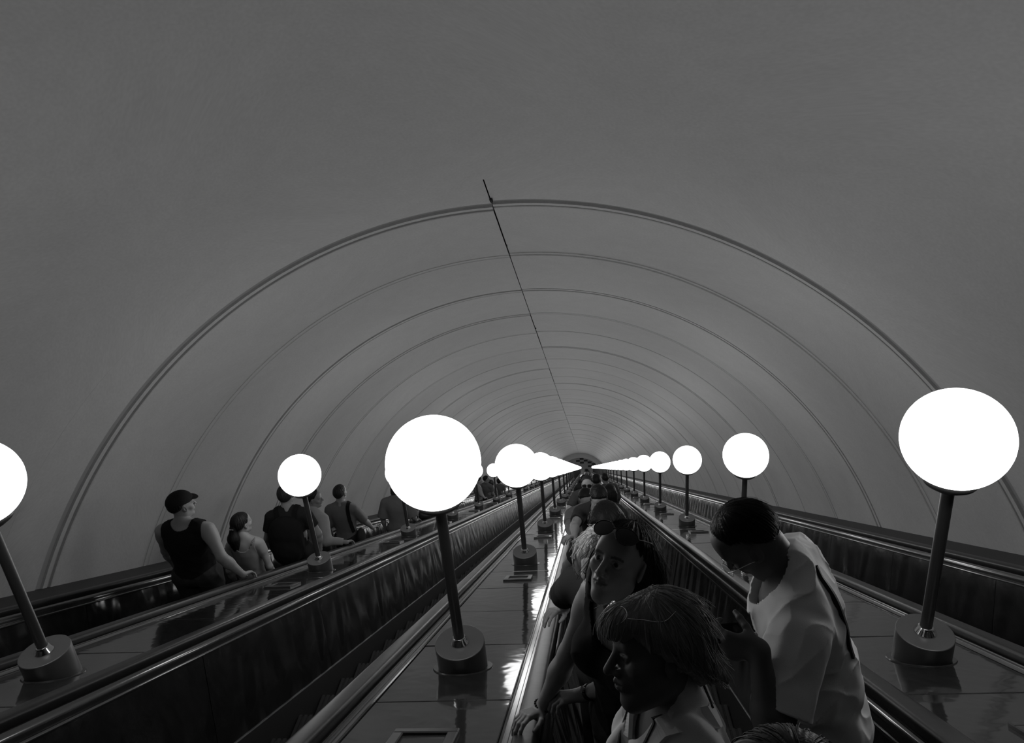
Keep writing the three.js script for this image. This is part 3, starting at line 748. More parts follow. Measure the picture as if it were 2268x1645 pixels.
  const pieces = [skinOf((x, y, z) => torso.at(x, y, z), torso.box(0.03), cell.body, () => skin)];
  const hf = headField(o);
  const neckInHead = neckLow.clone().applyMatrix4(headM.clone().invert());
  hf.cap(V(0, -0.045, -0.02), neckInHead, nr * 0.99, nr * 1.08, 0.03);
  const hb = new THREE.Box3(V(-0.11, -0.15, -0.13), V(0.11, 0.15, 0.14));
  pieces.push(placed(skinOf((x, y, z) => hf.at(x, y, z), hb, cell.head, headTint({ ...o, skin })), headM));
  for (const sd of ['L', 'R']) {
    const A = arms[sd], a = A.a;
    const f = a.dir ? V(...a.dir).applyMatrix4(inv) : A.Wr.clone().sub(A.E).normalize();
    const palm = a.palm ? V(...a.palm).applyMatrix4(inv) : V(sd === 'L' ? -1 : 1, 0, 0);
    const hF = handField(A.Wr, f, palm, sd, a.curl ?? [0.3, 0.4, 0.25], (fem ? 0.9 : 1) * sc, a.spread ?? 0.05, a.thumb ?? 0.25);
    hF.cap(A.E.clone().lerp(A.Wr, 0.75), A.Wr, A.ar * 0.63, A.ar * 0.52, 0.02);
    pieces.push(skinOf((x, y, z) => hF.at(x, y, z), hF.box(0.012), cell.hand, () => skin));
    A.field = hF;
  }
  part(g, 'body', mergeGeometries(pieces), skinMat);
  // --- clothes
  const ridge = v => { const t = 1 - Math.min(1, Math.abs(v) * 2.6); return t * t; };
  const wool = (x, y, z, amp) => amp * (noise.noise(x * 9 + 3, y * 6, z * 9) + 0.5 * noise.noise(x * 19, y * 13 + 4, z * 19) - (det > 1 ? 1.3 * ridge(noise.noise(x * 5 + y * 4, y * 3.5 - x * 2, z * 6 + 9)) + 0.7 * ridge(noise.noise(x * 9 - y * 6, y * 7 + x * 3, z * 9 + 2)) : 0));
  for (const c of o.wear ?? []) {
    const F = new Field(), grow = c.grow ?? 0.012, cut = [];
    if (c.kind === 'trousers') {
      F.ell(T(0, -0.01, 0), [0.168 * W + grow, 0.11 * sc + grow, 0.12 * W + grow], 0.05, tq);
      for (const sd of ['L', 'R']) { const l = legs[sd]; F.cap(l.hip, l.knee, 0.088 * W + grow, 0.06 * W + grow, 0.05).cap(l.knee, l.ankle.clone().add(V(0, 0.02, 0)), 0.06 * W + grow, 0.05 * W + grow, 0.03); }
    } else {
      tor(F, grow);
      if (c.loose) { F.ell(T(0, 0.12, -0.005), [0.163 * W + grow, 0.2 * sc, 0.122 * W + grow], 0.08, tq); F.ell(T(0, -0.06, 0), [0.178 * W + grow, 0.14 * sc, 0.135 * W + grow], 0.06, tq); }
      const sleeve = c.sleeve ?? 0.7;
      for (const sd of ['L', 'R']) {
        const A = arms[sd];
        if (sleeve > 0) {
          const end = sleeve <= 1 ? A.S.clone().lerp(A.E, sleeve) : A.E;
          F.cap(A.S, end, A.ar * 1.22 + grow, A.ar * 1.0 + grow * 1.6, det > 1 ? 0.014 : 0.03);
          if (sleeve > 1) F.cap(A.E, A.E.clone().lerp(A.Wr, sleeve - 1), A.ar * 0.86 + grow, A.ar * 0.6 + grow, 0.03);
        }
      }
    }
    const nk = T(0, c.neckY ?? 0.5, (c.neckZ ?? 0.045)), nkR = (c.neckR ?? 0.085) * sc, nkQ = tq;
    const hem = T(0, c.hem ?? -0.12, 0).y;
    const holes = (c.kind === 'tank') ? ['L', 'R'].map(sd => arms[sd].S.clone().add(T(sd === 'L' ? 0.075 : -0.075, -0.005, 0).sub(up))) : [];
    const sleeveEnds = c.kind !== 'trousers' && (c.sleeve ?? 0.7) > 0 ? ['L', 'R'].map(sd => {
      const A = arms[sd], s = c.sleeve ?? 0.7, a = s <= 1 ? A.S : A.E, b = s <= 1 ? A.E : A.Wr, q = a.clone().lerp(b, s <= 1 ? s : s - 1);
      return { q, d: b.clone().sub(a).normalize() };
    }) : [];
    const amp = c.fold ?? 0.006;
    const fn = (x, y, z) => {
      let d = F.at(x, y, z);
      if (Math.abs(d) < 0.06) {
        d += wool(x, y, z, amp);
        if (c.creases) for (const e of c.creases) d += e(x, y, z);
      }
      if (c.kind !== 'trousers') {
        d = Math.max(d, hem - y);
        d = Math.max(d, nkR - Math.hypot(x - nk.x, (y - nk.y) * 0.8, z - nk.z));
        for (const h of holes) d = Math.max(d, 0.125 * sc - Math.hypot(x - h.x, (y - h.y) * 0.8, z - h.z));
        for (const e of sleeveEnds) {
          const t = (x - e.q.x) * e.d.x + (y - e.q.y) * e.d.y + (z - e.q.z) * e.d.z, rr = Math.hypot(x - e.q.x, y - e.q.y, z - e.q.z);
          if (rr < 0.16) d = Math.max(d, t);
        }
      }
      return d;
    };
    const m = part(g, c.name ?? (c.kind === 'trousers' ? 'trousers' : 'shirt'), skinOf(fn, F.box(0.03), c.kind === 'trousers' ? Math.max(cell.cloth, 0.014) : cell.cloth), fabric(c.tone), c.label);
    c.fn = fn; c.base = (x, y, z) => F.at(x, y, z); m.userData.kind = undefined; delete m.userData.kind;
  }
  // --- shoes
  for (const sd of ['L', 'R']) {
    const a = foot[sd], F = new Field();
    F.cap(V(a.x, 0.045, -0.045), V(a.x * 1.15, 0.036, 0.15), 0.042, 0.034, 0.03).cap(V(a.x, 0.045, -0.03), V(a.x, 0.09, -0.01), 0.043, 0.045, 0.03);
    part(g, 'shoe', skinOf((x, y, z) => Math.max(F.at(x, y, z), 0.002 - y), F.box(0.02), 0.018), shoeMat);
  }
  // --- hair
  let hairFn = null;
  if (o.hair) {
    const h = hairField(o.hair); hairFn = h.at;
    const hg = [placed(skinOf(h.at, h.box, cell.head * 1.05), headM)];
    if (o.hair.strands) hg.push(placed(strands(o.hair, o.hair.strands, h.at, h.line, o.hair.fine ?? 0.0007, o.hair.lift ?? 0.006), headM));
    part(g, 'hair', mergeGeometries(hg.map(q => { const c = q.index ? q.toNonIndexed() : q; for (const k of Object.keys(c.attributes)) if (!['position', 'normal', 'uv'].includes(k)) c.deleteAttribute(k); return c; })), hairMat(o.hair.tone));
  }
  return { g, headM, T, arms, up, hairFn, headField: hf, tq, sc, wears: o.wear ?? [], H };
}
// a ribbon laid on a surface: pts in the person's axes
function ribbon(pts, width, fn, lift = 0.003, outer = V(0, 0, 0)) {
  const curve = new THREE.CatmullRomCurve3(pts), n = 40, P = [], I = [];
  const e = 0.004, grad = p => V(fn(p.x + e, p.y, p.z) - fn(p.x - e, p.y, p.z), fn(p.x, p.y + e, p.z) - fn(p.x, p.y - e, p.z), fn(p.x, p.y, p.z + e) - fn(p.x, p.y, p.z - e)).normalize();
  for (let i = 0; i <= n; i++) {
    const p = curve.getPoint(i / n), t = curve.getTangent(i / n);
    for (let k = 0; k < 6; k++) p.addScaledVector(grad(p), -fn(p.x, p.y, p.z) * 0.8);
    const nn = grad(p), w = nn.clone().cross(t).normalize();
    for (const [a, b] of [[-1, lift], [-1, -0.002], [1, -0.002], [1, lift]]) { const q = p.clone().addScaledVector(w, a * width / 2).addScaledVector(nn, b); P.push(q.x, q.y, q.z); }
    if (i < n) for (let k = 0; k < 4; k++) { const a = i * 4 + k, b = i * 4 + (k + 1) % 4; I.push(a, b, b + 4, a, b + 4, a + 4); }
  }
  const g = geo(P, null, null, I).toNonIndexed(); g.computeVertexNormals();
  return g;
}
// eyewear in head axes: lenses centred at height y and depth z
function eyewear(name, label, headM, owner, { y = 0.004, z = 0.108, tilt = 0, lens = 'dark', size = 1, back = -0.02 }) {
  const g = group(name, label, name === 'sunglasses' ? 'sunglasses' : 'glasses');
  g.applyMatrix4(owner.matrixWorld.clone().multiply(headM));
  const pivot = new THREE.Matrix4().makeTranslation(0, y, z).multiply(new THREE.Matrix4().makeRotationX(tilt));
  const outline = (cx, k = 1) => { const pts = []; for (let i = 0; i < 28; i++) { const a = i / 28 * Math.PI * 2; pts.push(V(cx + Math.cos(a) * 0.029 * size * k, (Math.sin(a) * 0.023 + 0.002 * Math.cos(2 * a)) * size * k, -0.012 * Math.pow((cx + Math.cos(a) * 0.029 * size) / 0.065, 2))); } return pts; };
  for (const s of [-1, 1]) {
    const cx = s * 0.034 * size, pts = outline(cx);
    part(g, 'rim', tube(pts, lens === 'dark' ? 0.0018 : 0.0011, 56, 6, true).applyMatrix4(pivot), lens === 'dark' ? darkPlastic : metalMat);
    const P = [], I = [], c = outline(cx, 0.98);
    P.push(cx, 0, -0.012 * (cx / 0.065) ** 2 + 0.004); c.forEach(q => P.push(q.x, q.y, q.z));
    for (let i = 0; i < 28; i++) I.push(0, 1 + i, 1 + (i + 1) % 28);
    part(g, 'lens', geo(P, null, null, I).applyMatrix4(pivot), lens === 'dark' ? darkPlastic : lensGlass);
    const out = V(s * 0.064 * size, 0.008, -0.014).applyMatrix4(pivot);
    const end = V(s * 0.085, out.y - 0.02 + back * 0.3, out.z - 0.105);
    part(g, 'temple', tube([out, V(s * 0.08, out.y - 0.002, out.z - 0.03), V(s * 0.087, out.y - 0.008, out.z - 0.075), end], lens === 'dark' ? 0.0022 : 0.0012, 20, 6), lens === 'dark' ? darkPlastic : metalMat);
  }
  part(g, 'bridge', tube([V(-0.008, 0.004, 0.0), V(0, 0.0075, 0.003), V(0.008, 0.004, 0.0)], 0.0015, 10, 6).applyMatrix4(pivot), lens === 'dark' ? darkPlastic : metalMat);
  return g;
}
const lensGlass = new THREE.MeshPhysicalMaterial({ color: 0xffffff, transmission: 1, thickness: 0, roughness: 0.02 });
const band = (c, axis, r, thick, width) => { const g = new THREE.TorusGeometry(r, thick, 8, 32); g.scale(1, 1, width / thick); g.applyQuaternion(new THREE.Quaternion().setFromUnitVectors(V(0, 0, 1), axis.clone().normalize())); g.translate(c.x, c.y, c.z); return g; };

// ------------------------------------------------------------------ the people on the crowded escalator
const OUR = 0.5, LEFT = -1.5;                                 // lanes, in pitches from the centre deck
const RAIL = DECK + 0.057;
const gripDir = [-0.62, 0.34, 0.62], gripPalm = [-0.1, -0.866, 0.5];
const grip = (x, s, o = {}) => ({ hand: [x, s, RAIL + 0.042], dir: gripDir, palm: gripPalm, curl: [0.42, 0.5, 0.35], hint: [-0.9, -0.3, -0.5], ...o });
const trousers = tone => ({ kind: 'trousers', tone });
const shirt = (tone, more = {}) => ({ kind: 'shirt', tone, sleeve: 0.62, ...more });

// woman in profile, nearest in view
{
  const p = person({
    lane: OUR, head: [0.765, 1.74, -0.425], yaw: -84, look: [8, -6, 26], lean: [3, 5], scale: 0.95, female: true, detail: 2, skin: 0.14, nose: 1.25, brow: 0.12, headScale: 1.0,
    label: 'woman in profile with short fair hair, glasses pushed up, white blouse', hair: { kind: 'bob', tone: 0.26, thick: 0.008, relief: 0.0045, edge: 0.014, strands: 1500, fine: 0.0007, lift: 0.01 },
    wear: [shirt(0.78, { name: 'blouse', sleeve: 0.9, neckY: 0.5, neckZ: 0.065, neckR: 0.085, fold: 0.004, grow: 0.016, creases: [(x, y, z) => 0.006 * Math.sin(x * 70 + z * 25 + 3 * noise.noise(x * 9, y * 3, z * 9)) * smooth(0.8, 1.1, y)] }), trousers(0.08)],
    arms: { R: { fwd: 0.1 }, L: { fwd: 0.02 } },
  });
  p.g.updateMatrixWorld(true);
  const fn = p.wears[0].base, T = p.T;
  // open collar, two flaps, and the dark cord round the neck
  const flap = s => {
    const pts = [[0.0, 0.5, -0.075], [s * 0.06, 0.5, -0.05], [s * 0.083, 0.49, 0.0], [s * 0.07, 0.455, 0.06], [s * 0.03, 0.4, 0.105]].map(q => T(...q));
    return ribbon(pts, 0.05, fn, 0.009);
  };
  for (const s of [-1, 1]) part(p.g, 'collar', flap(s), fabric(0.78));
  for (const s of [-1, 1]) part(p.g, 'neck_cord', ribbon([[0, 0.52, -0.07], [s * 0.055, 0.515, -0.03], [s * 0.07, 0.47, 0.04], [s * 0.045, 0.4, 0.1], [s * 0.012, 0.3, 0.13]].map(q => T(...q)), 0.006, fn, 0.013), mat(0.015, 0.7), 'dark neck cord');
  eyewear('eyeglasses', 'thin wire glasses pushed up on the fair hair of the profile woman', p.headM, p.g, { y: 0.104, z: 0.096, tilt: -0.85, lens: 'clear', back: 0.1 });
}
// dark head at the lower edge
person({
  lane: OUR, head: [0.86, 1.02, -0.47], yaw: 178, scale: 0.9, detail: 2, skin: 0.22, label: 'dark-haired person whose crown just shows at the lower edge',
  hair: { kind: 'shaggy', tone: 0.014, strands: 700, fine: 0.0007, lift: 0.006 }, wear: [shirt(0.05), trousers(0.04)],
});
// woman with sunglasses on her hair, smiling up at the camera
{
  const p = person({
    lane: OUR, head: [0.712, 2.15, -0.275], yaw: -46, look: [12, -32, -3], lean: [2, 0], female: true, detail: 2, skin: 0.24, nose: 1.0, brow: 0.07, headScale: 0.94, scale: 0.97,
    label: 'smiling woman in black top looking up, dark sunglasses on her hair', hair: { kind: 'curly', tone: 0.02, thick: 0.006, relief: 0.007, freq: 0.8, strands: 900, fine: 0.0006, lift: 0.014 },
    wear: [{ kind: 'tank', tone: 0.006, name: 'top', sleeve: 0, neckY: 0.49, neckR: 0.1, fold: 0.004 }, trousers(0.03)],
    arms: {
      R: grip(0.43, 2.6, { hint: [-0.2, 0.1, -1] }),
      L: { hand: [0.53, 2.62, -0.8], dir: [-1, -0.1, 0.1], palm: [0, -1, 0.2], hint: [0.4, -1, 0.2], curl: [0.5, 0.6, 0.4] },
    },
  });
  p.g.updateMatrixWorld(true);
  eyewear('sunglasses', 'big dark sunglasses on top of the smiling woman\'s head', p.headM, p.g, { y: 0.1, z: 0.097, tilt: -0.62, size: 1.16, back: 0 });
  const R = p.arms.R, ax = R.Wr.clone().sub(R.E);
  const beads = [];
  const bc = R.E.clone().lerp(R.Wr, 0.93), bn = ax.clone().normalize(), b1 = V(0, 1, 0).cross(bn).normalize(), b2 = bn.clone().cross(b1);
  for (let i = 0; i < 18; i++) { const a = i / 18 * Math.PI * 2; const q = bc.clone().addScaledVector(b1, Math.cos(a) * 0.027).addScaledVector(b2, Math.sin(a) * 0.027); beads.push(new THREE.SphereGeometry(0.0045, 8, 6).translate(q.x, q.y, q.z)); }
  part(p.g, 'bracelet', mergeGeometries(beads), darkPlastic, 'dark bead bracelet');
  const L = p.arms.L, wx = L.Wr.clone().sub(L.E).normalize(), wc = L.E.clone().lerp(L.Wr, 0.84);
  const watch = new THREE.Group(); watch.name = 'wristwatch'; p.g.add(watch);
  part(watch, 'strap', band(wc, wx, 0.026, 0.0022, 0.009), darkPlastic);
  const dial = new THREE.CylinderGeometry(0.0125, 0.013, 0.007, 4, 1).rotateY(Math.PI / 4);
  const out = V(0, 0.9, 0.45).applyMatrix4(new THREE.Matrix4().makeRotationY(-p.g.rotation.y)); out.addScaledVector(wx, -out.dot(wx)).normalize();
  dial.applyQuaternion(new THREE.Quaternion().setFromUnitVectors(V(0, 1, 0), out)); const dc = wc.clone().addScaledVector(out, 0.029); dial.translate(dc.x, dc.y, dc.z);
  part(watch, 'dial', dial, metalMat);
}
// pale-haired person behind her
person({
  lane: OUR, head: [0.672, 2.95, -0.375], yaw: -30, look: [10, 10, 0], scale: 0.96, detail: 1, skin: 0.3, label: 'white-haired person half hidden behind the smiling woman',
  hair: { kind: 'shaggy', tone: 0.48, thick: 0.004, relief: 0.006, strands: 500, fine: 0.001, lift: 0.008 }, wear: [shirt(0.03, { sleeve: 1.4 }), trousers(0.03)],
  arms: { R: grip(0.44, 3.99) },
});
// man in the white T-shirt, bent over his phone
{
  const tone = 0.8;
  const p = person({
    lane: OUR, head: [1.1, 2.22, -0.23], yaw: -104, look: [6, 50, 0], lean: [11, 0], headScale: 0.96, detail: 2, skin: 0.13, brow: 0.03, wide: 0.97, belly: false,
    label: 'man in white T-shirt bending his dark head over a phone', hair: { kind: 'crop', tone: 0.014, thick: 0.006, relief: 0.0018, freq: 2, strands: 500, fine: 0.0005, lift: 0.003 },
    wear: [shirt(tone, { sleeve: 0.72, loose: true, fold: 0.007, grow: 0.02, neckY: 0.52, neckZ: 0.045, neckR: 0.092, hem: -0.16, creases: [
      (x, y, z) => 0.009 * Math.sin((x * 0.6 + y) * 45 + 3 * noise.noise(x * 7, y * 7, z * 7)) * smooth(0.1, 0.2, Math.abs(x)) * smooth(1.5, 1.25, y),
      (x, y, z) => 0.009 * Math.sin((y - z * 0.7) * 36 + 2.5 * noise.noise(x * 5, y * 8, z * 5)) * smooth(1.35, 1.0, y)] }), trousers(0.12)],
    arms: {
      L: { hand: [1.06, 2.04, -0.5], dir: [-0.95, 0.12, -0.2], palm: [-0.2, -0.1, -0.9], hint: [0.2, -1, -0.3], curl: [0.75, 1.0, 0.7], thumb: 1.1, spread: 0.01 },
      R: { hand: [1.03, 2.18, -0.53], dir: [-0.8, 0.4, 0.1], palm: [-0.3, 0.1, 0.9], hint: [-0.2, -1, -0.2], curl: [0.6, 0.8, 0.5] },
    },
  });
  p.g.updateMatrixWorld(true);
  const fn = p.wears[0].base, T = p.T;
  part(p.g, 'shoulder_strap', ribbon([[0.015, 0.55, -0.05], [0.03, 0.51, -0.09], [0.05, 0.44, -0.13], [0.06, 0.35, -0.145], [0.055, 0.26, -0.145]].map(q => T(...q)), 0.013, fn, 0.013), mat(0.012, 0.6), 'black strap across the back');
  part(p.g, 'chest_print', (() => {
    const gs = []; for (const [dx, dy, r] of [[0, 0, 0.011], [0, 0.012, 0.006], [0.006, -0.01, 0.006]]) gs.push(ribbon([T(0.075 + dx - r, 0.36 + dy, 0.13), T(0.075 + dx, 0.36 + dy, 0.13), T(0.075 + dx + r, 0.36 + dy, 0.13)], r * 2, p.wears[0].fn, 0.0015)); return mergeGeometries(gs);
  })(), fabric(0.05), 'small dark round print');
  eyewear('eyeglasses', 'thin metal glasses on the nose of the man in the white T-shirt', p.headM, p.g, { y: -0.008, z: 0.118, lens: 'clear', back: 0 });
  const hL = p.arms.L.Wr.clone().applyMatrix4(p.g.matrixWorld), hR = p.arms.R.Wr.clone().applyMatrix4(p.g.matrixWorld);
  const ph = group('phone', 'dark phone in the hands of the man in the white T-shirt', 'phone');
  ph.position.copy(hL.lerp(hR, 0.5)).add(V(-0.085, 0.06, 0)); ph.rotation.set(0.2, -1.5, 0.3);
  part(ph, 'case', new THREE.BoxGeometry(0.066, 0.012, 0.135, 1, 1, 1), darkPlastic); part(ph, 'trim', new THREE.BoxGeometry(0.068, 0.003, 0.137), metalMat);
}
// further down the same escalator
{
  const p = person({
    lane: OUR, head: [0.73, 4.0, -0.312], yaw: -14, look: [4, 14, 3], female: true, detail: 1, scale: 1.06, skin: 0.24, label: 'woman with bowed dark head and sunglasses in her hair',
    hair: { kind: 'long', tone: 0.016, length: 0.24 }, wear: [shirt(0.03, { sleeve: 0.4 }), trousers(0.03)],
    arms: { R: grip(0.43, 4.85) },
  });
  p.g.updateMatrixWorld(true);
  eyewear('sunglasses', 'dark sunglasses on the bowed head further down', p.headM, p.g, { y: 0.098, z: 0.09, tilt: -0.6, size: 1.05, back: 0 });
}
const queue = [
  { head: [0.75, 7.1, -0.3], yaw: 5, look: [0, 30, 0], skin: 0.22, label: 'black-haired person bowing behind the woman with bowed head', hair: { kind: 'crop', tone: 0.01 }, wear: [shirt(0.03), trousers(0.03)], arms: { R: grip(0.43, 6.2) } },
  { head: [0.63, 8.4, -0.365], yaw: 8, look: [0, 12, 0], skin: 0.25, label: 'dark-haired person in pale grey short-sleeved shirt facing up the queue', hair: { kind: 'crop', tone: 0.014 }, wear: [shirt(0.22, { sleeve: 0.7 }), trousers(0.03)], arms: { R: grip(0.44, 7.85) } },
  { head: [0.92, 9.0, -0.33], yaw: 170, look: [-10, 5, 0], female: true, skin: 0.22, label: 'person with long dark hair seen from behind on the right', hair: { kind: 'long', tone: 0.014, length: 0.3 }, wear: [shirt(0.06), trousers(0.03)] },
  { head: [0.66, 11.0, -0.25], yaw: -6, look: [2, -16, 0], skin: 0.3, scale: 1.06, glasses: true, label: 'man with dark sunglasses over his eyes facing the camera', hair: { kind: 'crop', tone: 0.02 }, wear: [shirt(0.05), trousers(0.03)], arms: { R: grip(0.44, 10.9) } },
  { head: [0.83, 13.0, -0.25], yaw: 180, look: [0, 30, 0], skin: 0.22, label: 'person in grey top with bent back beyond the sunglasses man', hair: { kind: 'crop', tone: 0.012 }, wear: [shirt(0.22, { sleeve: 0.8 }), trousers(0.03)] },
  { head: [1.09, 17.0, -0.27], yaw: 200, look: [10, 18, 0], skin: 0.2, label: 'broad dark man against the right handrail of the crowded escalator', wide: 1.15, hair: { kind: 'crop', tone: 0.014 }, wear: [shirt(0.08, { sleeve: 1.5 }), trousers(0.03)] },
  { head: [0.62, 19.5, -0.33], yaw: 10, look: [0, 10, 0], skin: 0.2, label: 'small far person leaning to the centre handrail', hair: { kind: 'shaggy', tone: 0.01 }, wear: [shirt(0.03), trousers(0.03)], arms: { R: grip(0.44, 20) } },
  { head: [0.69, 21.5, -0.17], yaw: 0, skin: 0.22, label: 'dark far head right below the vanishing lamps', hair: { kind: 'crop', tone: 0.01 }, wear: [shirt(0.03), trousers(0.03)], wide: 1.1 },
  { head: [0.75, 25.0, -0.2], yaw: 180, skin: 0.22, label: 'farthest person in view on the crowded escalator', hair: { kind: 'crop', tone: 0.01 }, wear: [shirt(0.15), trousers(0.03)] },
];
for (const q of queue) {
  const p = person({ lane: OUR, detail: q.head[1] > 10.5 ? 0 : 1, group: 'people further down the crowded escalator', ...q, detail: q.glasses ? 1 : q.head[1] > 10 ? 0 : 1 });
  if (q.glasses) { p.g.updateMatrixWorld(true); eyewear('sunglasses', 'dark sunglasses worn over the eyes of the man facing the camera', p.headM, p.g, { y: 0.002, z: 0.106, size: 1.1 }); }
}

// ------------------------------------------------------------------ the queue of backs along the left wall
const leftRail = (s, o = {}) => ({ hand: [-PITCH - 0.39, s, RAIL + 0.045], dir: [0.35, -0.3, -0.75], palm: [0.1, -0.866, 0.5], curl: [0.5, 0.5, 0.3], hint: [-0.5, -0.4, -1], ...o });
{
  const p = person({
    lane: LEFT, head: [-2.97, 6.2, -0.175], yaw: 180, look: [-42, 4, 0], lean: [3, 0], detail: 2, skin: 0.25, wide: 1.2, headScale: 1.04, brow: 0.04,
    label: 'broad man in black tank top and dark cap, hand on the rail', hair: { kind: 'crop', tone: 0.012, thick: 0.012 },
    wear: [{ kind: 'tank', tone: 0.008, name: 'tank_top', sleeve: 0, neckY: 0.52, neckZ: 0, neckR: 0.11, fold: 0.005 }, trousers(0.03)],
    arms: { R: leftRail(6.36, { hint: [-0.2, -0.2, -1] }), L: { hand: [-3.36, 6.9, -0.95], hint: [1, 0, -0.5] } },
  });
  const cap = new THREE.Group(); cap.name = 'cap'; p.g.add(cap); cap.applyMatrix4(p.headM);
  const crown = new Field(); crown.ell(V(0, 0.045, -0.014), [0.094, 0.096, 0.114], 0.02);
  part(cap, 'crown', skinOf((x, y, z) => Math.max(crown.at(x, y, z), 0.042 + 0.1 * (z < -0.05 ? -0.05 - z : 0) * -1 - y), crown.box(0.01), 0.006), fabric(0.012), 'dark cap crown');
  const brim = new Field(); brim.ell(V(0, 0.052, 0.09), [0.07, 0.009, 0.055], 0.01, new THREE.Quaternion().setFromEuler(new THREE.Euler(0.22, 0, 0)));
  part(cap, 'brim', skinOf((x, y, z) => brim.at(x, y, z), brim.box(0.01), 0.005), fabric(0.012));
}
{
  const p = person({
    lane: LEFT, head: [-2.8, 7.0, -0.405], yaw: 186, look: [-34, 0, 0], female: true, detail: 1, skin: 0.3, scale: 0.93, label: 'young woman with a long dark ponytail in light top',
    hair: { kind: 'tail', tone: 0.01, length: 0.34 }, wear: [{ kind: 'tank', tone: 0.22, name: 'top', sleeve: 0, neckY: 0.5, neckZ: 0, neckR: 0.13 }, trousers(0.05)],
  });
  const tie = band(V(0, 0.008, -0.118), V(0, 1, 0.25), 0.03, 0.006, 0.011); part(p.g, 'hair_tie', tie.applyMatrix4(p.headM), metalMat, 'shiny hair tie');
}
{
  const p = person({
    lane: LEFT, head: [-2.76, 7.97, -0.165], yaw: 186, look: [6, 3, 0], detail: 1, skin: 0.24, wide: 1.08, label: 'man with a black backpack under the left globe lamp',
    hair: { kind: 'crop', tone: 0.02 }, wear: [shirt(0.018), trousers(0.03)], arms: { L: { hint: [1, 0, -0.4] }, R: { hint: [-1, 0, -0.4] } },
  });
  p.g.updateMatrixWorld(true);
  const b = group('backpack', 'black backpack on the man under the left globe lamp', 'backpack');
  b.applyMatrix4(p.g.matrixWorld);
  const F = new Field(), T = p.T;
  F.ell(T(0, 0.22, -0.22), [0.2, 0.28, 0.12], 0.03).ell(T(0, 0.12, -0.29), [0.15, 0.15, 0.085], 0.04).ell(T(0, 0.36, -0.18), [0.18, 0.16, 0.1], 0.05);
  const sq = (x, y, z) => Math.max(F.at(x, y, z), Math.abs(x) - 0.185) + 0.004 * noise.noise(x * 14, y * 14, z * 14);
  part(b, 'bag', skinOf(sq, F.box(0.03), 0.011), fabric(0.009));
  for (const s of [-1, 1]) part(b, 'strap', ribbon([[s * 0.09, 0.36, -0.12], [s * 0.1, 0.5, -0.08], [s * 0.11, 0.52, 0.0], [s * 0.115, 0.42, 0.1], [s * 0.13, 0.24, 0.11]].map(q => T(...q)), 0.05, p.wears[0].fn, 0.012), fabric(0.009));
}
person({
  lane: LEFT, head: [-2.9, 9.2, -0.245], yaw: 150, look: [-52, 4, 0], detail: 1, skin: 0.26, nose: 1.2, label: 'man in profile looking right, pale long sleeve reaching to the rail',
  hair: { kind: 'crop', tone: 0.016 }, wear: [shirt(0.34, { sleeve: 1.85, grow: 0.016 }), trousers(0.03)], arms: { R: leftRail(9.2, { hint: [-0.3, -0.6, -0.6] }) },
});
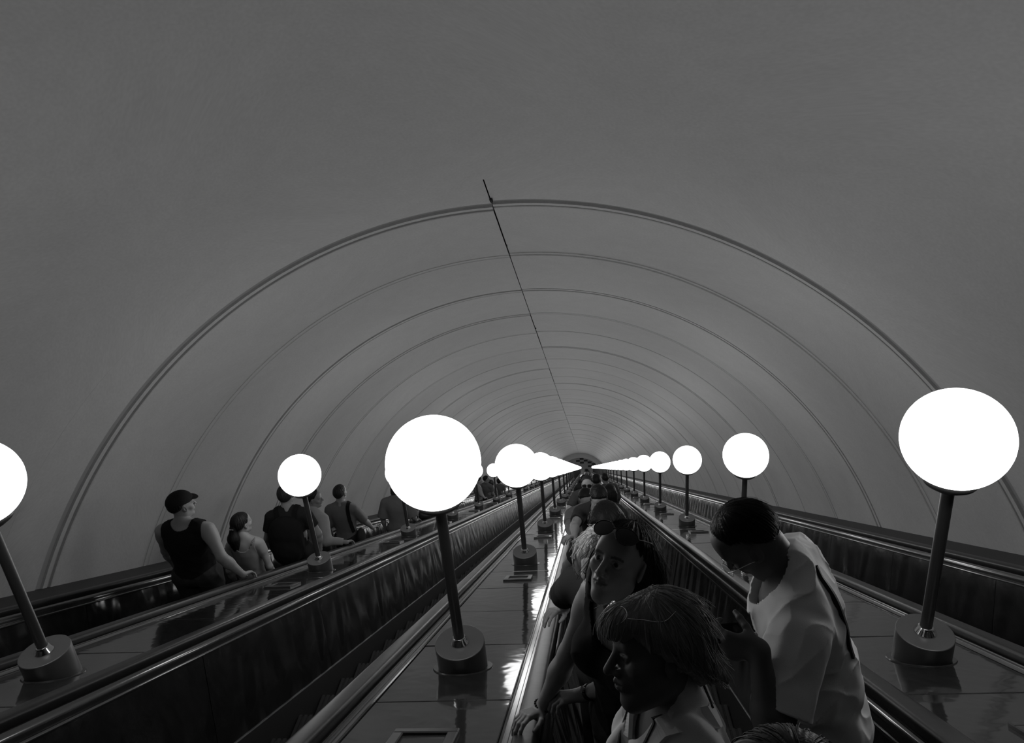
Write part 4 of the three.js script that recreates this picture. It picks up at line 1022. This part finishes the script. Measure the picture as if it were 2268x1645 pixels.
{
  const p = person({
    lane: LEFT, head: [-2.82, 10.0, -0.205], yaw: 180, look: [-14, 0, 0], detail: 1, skin: 0.25, label: 'slim person in grey shirt with dark bag strap, arm to the rail',
    hair: { kind: 'crop', tone: 0.02 }, wear: [shirt(0.14, { sleeve: 0.95 }), trousers(0.03)], arms: { R: leftRail(10.6) },
  });
  p.g.updateMatrixWorld(true);
  const b = group('shoulder_bag', 'dark shoulder bag of the slim person in the grey shirt', 'bag'); b.applyMatrix4(p.g.matrixWorld);
  const T = p.T, fn = p.wears[0].fn;
  part(b, 'strap', ribbon([[-0.1, 0.46, 0.1], [-0.105, 0.53, 0.0], [-0.11, 0.46, -0.1], [-0.13, 0.3, -0.12], [-0.17, 0.1, -0.09]].map(q => T(...q)), 0.05, fn, 0.008), fabric(0.008));
  const F = new Field(); F.ell(T(-0.21, -0.02, -0.04), [0.06, 0.14, 0.15], 0.02);
  part(b, 'pouch', skinOf((x, y, z) => F.at(x, y, z), F.box(0.02), 0.014), fabric(0.008));
}
const leftFar = [
  { head: [-2.74, 12.8, -0.25], yaw: 176, look: [-10, 35, 0], lean: [14, 0], wide: 1.12, label: 'person in loose grey top bending forward beside the centre globe', hair: { kind: 'shaggy', tone: 0.03 }, wear: [shirt(0.15, { sleeve: 0.95, grow: 0.035 }), trousers(0.02)], arms: { R: leftRail(13.1) } },
  { head: [-2.8, 15.2, -0.25], yaw: 185, scale: 0.95, label: 'far person behind the base of the centre globe', hair: { kind: 'crop', tone: 0.012 }, wear: [shirt(0.1), trousers(0.03)] },
  { head: [-2.7, 17.9, -0.39], yaw: 170, scale: 0.88, look: [-30, 0, 0], female: true, label: 'far shorter person seen between the globe and the rail', hair: { kind: 'long', tone: 0.012 }, wear: [shirt(0.05), trousers(0.03)], arms: { R: leftRail(18.6) } },
  { head: [-2.72, 22.9, -0.26], yaw: 110, look: [-20, 10, 0], label: 'far person with arm stretched along the left rail', hair: { kind: 'crop', tone: 0.012 }, wear: [shirt(0.2, { sleeve: 1.6 }), trousers(0.03)], arms: { R: leftRail(22.4) } },
  { head: [-2.66, 24.2, -0.235], yaw: 160, look: [-60, 0, 0], label: 'far person turning the head to the right between two globes', hair: { kind: 'crop', tone: 0.012 }, wear: [shirt(0.12), trousers(0.03)], arms: { R: leftRail(24.6) } },
  { head: [-2.72, 25.8, -0.39], yaw: 180, scale: 0.86, female: true, label: 'far small figure left of the little globe', hair: { kind: 'shaggy', tone: 0.012 }, wear: [shirt(0.18), trousers(0.03)] },
  { head: [-2.64, 27.6, -0.37], yaw: 180, scale: 0.88, label: 'farthest figure along the left wall', hair: { kind: 'crop', tone: 0.012 }, wear: [shirt(0.1), trousers(0.03)] },
];
for (const q of leftFar) person({ lane: LEFT, detail: 0, skin: 0.24, group: 'people further down along the left wall', ...q });
console.log('people done');

renderer.render(scene, camera);
